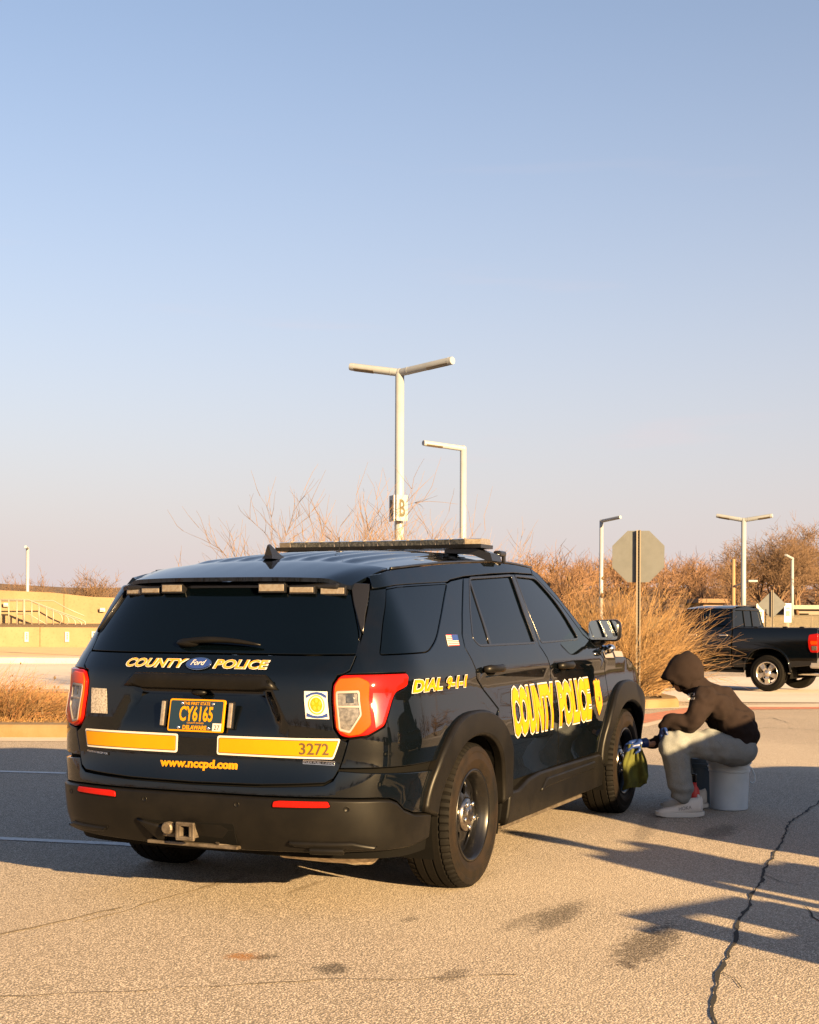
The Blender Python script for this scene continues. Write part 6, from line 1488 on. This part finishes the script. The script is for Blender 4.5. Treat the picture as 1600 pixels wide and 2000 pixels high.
bare_tree('bare_tree', tb(24, 95, 0), 4.6, 'slim bare tree over the concrete wall at the left edge', 22, 1, .42, 4, .08, .011, 0, 'bare trees beyond the wall')
bare_tree('bare_tree', tb(66, 100, 0), 4.3, 'slim bare tree over the concrete wall right of the lone lamp', 23, 2, .42, 4, .07, .011, .2, 'bare trees beyond the wall')
# woodland: one mass of far bare trees round the place
rnd = random.Random(77); protos = []
for s in range(5):
    r2 = random.Random(100 + s); tv = []; tf = []
    branch(tv, tf, Vector((0, 0, 0)), UP.copy(), .42, .022, 0, r2, .5, .003)
    for k in range(7): branch(tv, tf, Vector((0, 0, r2.uniform(.10, .42))), Vector((r2.gauss(0, .7), r2.gauss(0, .7), .8)).normalized(), r2.uniform(.25, .42), .013, 2, r2, .5, .0035, kids=(3, 5))
    protos.append((tv, tf))
vs = []; fs = []
def wood(x, y, z, s):
    tv, tf = protos[rnd.randrange(5)]; k = len(vs); a = rnd.uniform(0, 6.28); ca, sa = math.cos(a) * s * 1.15, math.sin(a) * s * 1.15
    for v in tv: vs.append((x + v.x * ca - v.y * sa, y + v.x * sa + v.y * ca, z + v.z * s))
    for f in tf: fs.append(tuple(i + k for i in f))
for i in range(260):
    d = rnd.uniform(98, 165); l_ = rnd.uniform(-.02, .40) * d; p = ld(l_, d, 0); zz = 1.4 + 3.2 * sstep(95, 150, d); wood(p.x, p.y, zz - .3, rnd.uniform(3.2, 5.6))
for i in range(70):
    d = rnd.uniform(150, 230); l_ = rnd.uniform(-.42, -.02) * d; p = ld(l_, d, 0); wood(p.x, p.y, 1.0, rnd.uniform(3.5, 5.5))
for i in range(150):                                                       # the same wood going on round the sides and behind
    a = rnd.uniform(.42, 2 * math.pi - .42); d = rnd.uniform(75, 130); p = CAM + (FW * math.cos(a) + RT * math.sin(a)) * d; wood(p.x, p.y, -1.2, rnd.uniform(6, 10))
tag(raw('distant_woodland', vs, fs, mat('far_twigs', (.13, .072, .040), .95), None, False), 'brown leafless woodland along the horizon', 'woodland', kind='stuff')
# dry shrubs
def shrub(name, base, label, seed, n, h, rx, ry, mats, lean=Vector((0, 0, 0)), rad0=.010, tips=0, pods=0, cat='shrub', curve=.4, sub=1, hmin=.45, fan=.9):
    rnd = random.Random(seed); o = empty(name, base); tag(o, label, cat)
    sets = [([], []) for _ in mats]; pd = []
    for i in range(n):
        a = rnd.uniform(0, 6.283); q = math.sqrt(rnd.random()); p = RT * (math.cos(a) * rx * q * .45) + FW * (math.sin(a) * ry * q * .45)
        out = RT * math.cos(a) * q * fan + FW * math.sin(a) * q * fan * .8; L = h * rnd.uniform(hmin, 1.0) * (1 - .25 * q)
        d = (UP * 1.0 + out * .75 + lean * rnd.uniform(.2, 1) + Vector((rnd.gauss(0, .26), rnd.gauss(0, .26), 0))).normalized()
        vs, fs = sets[rnd.randrange(len(mats))]; r = rad0 * rnd.uniform(.6, 1.3); ns = 5; bend = (out * curve + lean * .55 + Vector((rnd.gauss(0, .25), rnd.gauss(0, .25), -.10)))
        for k in range(ns):
            d2 = (d + bend * (.16 + .06 * k) + Vector((rnd.gauss(0, .21), rnd.gauss(0, .21), rnd.gauss(0, .17)))).normalized(); q2 = p + d2 * L / ns; r1 = r * (1 - .15 * k); seg(vs, fs, p, q2, r1, r * (1 - .15 * (k + 1)))
            if k >= 1:
                for _ in range(sub):
                    sd_ = (d2 + Vector((rnd.gauss(0, .55), rnd.gauss(0, .55), rnd.gauss(.1, .35)))).normalized(); l2 = L * rnd.uniform(.08, .22); e = q2 + sd_ * l2; seg(vs, fs, q2, e, r1 * .6, r1 * .3)
            p = q2; d = d2
        if pods and rnd.random() < pods: pd.append(p)
    for (vs, fs), m_ in zip(sets, mats):
        if vs: tag(raw('stems', vs, fs, m_, o), kind='stuff')
    if pd:
        bm = bmesh.new()
        for p in pd: bmesh.ops.create_icosphere(bm, subdivisions=1, radius=rnd.uniform(.022, .045) * (.45 if cat == 'grass' else 1), matrix=Matrix.Translation(p) @ Matrix.Diagonal((1, 1, 1.4, 1)))
        tag(obj('seed_pods', bm, mat('dry_pods', (.09, .055, .025), .9), o), kind='stuff')
    return o
def gb(px, d, up=.1): p = pix(px, 1200, d); return Vector((p.x, p.y, gz(p.x, p.y) + up))
shrub('dry_bush', gb(1190, 26.2), 'large tangled orange-brown dry bush behind the stop sign', 31, 1700, 2.6, 2.0, 1.8, [M['straw'], M['straw2'], M['straw'], M['redtwig'], M['bark']], RT * .06, .009, sub=2, curve=.26, hmin=.30, fan=.62)
shrub('dry_grass_clump', gb(1205, 25.2), 'wind-bent straw-coloured grass clump right of the stop sign post', 32, 800, 1.9, .9, 1.2, [M['straw'], M['straw2'], M['redtwig']], RT * .12, .008, sub=2, curve=.25, cat='grass')
shrub('tall_seed_stalks', gb(1130, 26.5), 'tall sparse stalks with dark seed heads left of the stop sign', 33, 90, 3.0, 2.6, 1.6, [M['redtwig'], M['straw2']], RT * 0, .007, sub=1, pods=.55, curve=.15, hmin=.65, fan=.5)
shrub('dry_bush', gb(1090, 27), 'reddish twiggy bush between the car windscreen and the lamp post', 34, 900, 2.1, 2.2, 1.4, [M['redtwig'], M['straw']], RT * -.05, .007, sub=2, curve=.4)
def bush_tree(name, base, label, seed, n, h, w_, m1, m2):
    rnd = random.Random(seed); o = empty(name, base); tag(o, label, 'shrub'); v1 = []; f1 = []; v2 = []; f2 = []
    for i in range(n):
        t = rnd.uniform(-1, 1); d = Vector((0, 0, 1)) + RT * t * .42 + FW * rnd.uniform(-.5, .5); d.normalize()
        branch(v1, f1, RT * t * w_ * .25 + FW * rnd.uniform(-.4, .4), d, h * rnd.uniform(.62, 1.0) * (1 - .18 * abs(t)), .020, 3, rnd, .40, .0046, up=.16, nseg=6, kids=(3, 5))
    raw('branches', v1, f1, m1, o); return o
bush_tree('bare_shrub', gb(640, 23.5), 'wide bare shrub with fanning twigs behind the roof light bar', 41, 26, 2.05, 3.4, M['redtwig'], M['straw'])
bush_tree('bare_shrub', gb(860, 25.5), 'upright bare shrub around the base of the twin-arm lamp post', 43, 20, 2.2, 2.4, M['redtwig'], M['straw'])
shrub('dry_grass_clump', gb(730, 24.5), 'straw-coloured twig mass at the foot of the bare shrubs', 44, 1700, 3.35, 3.6, 1.4, [M['straw'], M['straw2'], M['redtwig']], RT * 0, .007, sub=2, curve=.2, cat='grass', hmin=.6, fan=.6)
# dry ornamental grass in the left island
for i, (px, d, n, h, lean_, lb_) in enumerate(((-20, 17.6, 1050, .95, .5, 'tall dry orange grass clump at the left edge behind the kerb'), (45, 17.4, 850, .75, .65, 'dry orange grass clump leaning right, middle of the left kerb'), (105, 17.6, 600, .60, .7, 'low dry grass clump beside the left tail light'), (160, 18.2, 700, .5, .4, 'low dry grass clump half hidden behind the car corner'))):
    shrub('dry_grass_clump', gb(px, d), lb_, 51 + i, n, h, .75, .8, [M['straw'], M['redtwig'], M['rust']], RT * lean_, .0045, pods=.02, cat='grass', curve=.8, sub=0, hmin=.3)
# short litter of straw over the island soil
rnd = random.Random(8); vs = []; fs = []
for i in range(4500):
    p = ld(rnd.uniform(-9, 1.2), D + .35 + rnd.random() ** 1.5 * 4, 0); p.z = .105; d = Vector((rnd.gauss(0, 1), rnd.gauss(0, 1), rnd.uniform(.1, .9))).normalized(); seg(vs, fs, p, p + d * rnd.uniform(.06, .2), .0035, .002)
tag(raw('straw_litter', vs, fs, M['straw'], None), 'loose straw litter over the left island soil', 'litter', kind='stuff')
rnd = random.Random(9); vs = []; fs = []
for i in range(2500):
    p = ld(rnd.uniform(1.0, 4.4), rnd.uniform(24.3, 27.5), 0); p.z = gz(p.x, p.y) + .125; d = Vector((rnd.gauss(0, 1), rnd.gauss(0, 1), rnd.uniform(0, .5))).normalized(); seg(vs, fs, p, p + d * rnd.uniform(.04, .12), .006, .004)
tag(raw('bark_mulch', vs, fs, M['mulch'], None), 'dark bark mulch over the right island', 'mulch', kind='stuff')
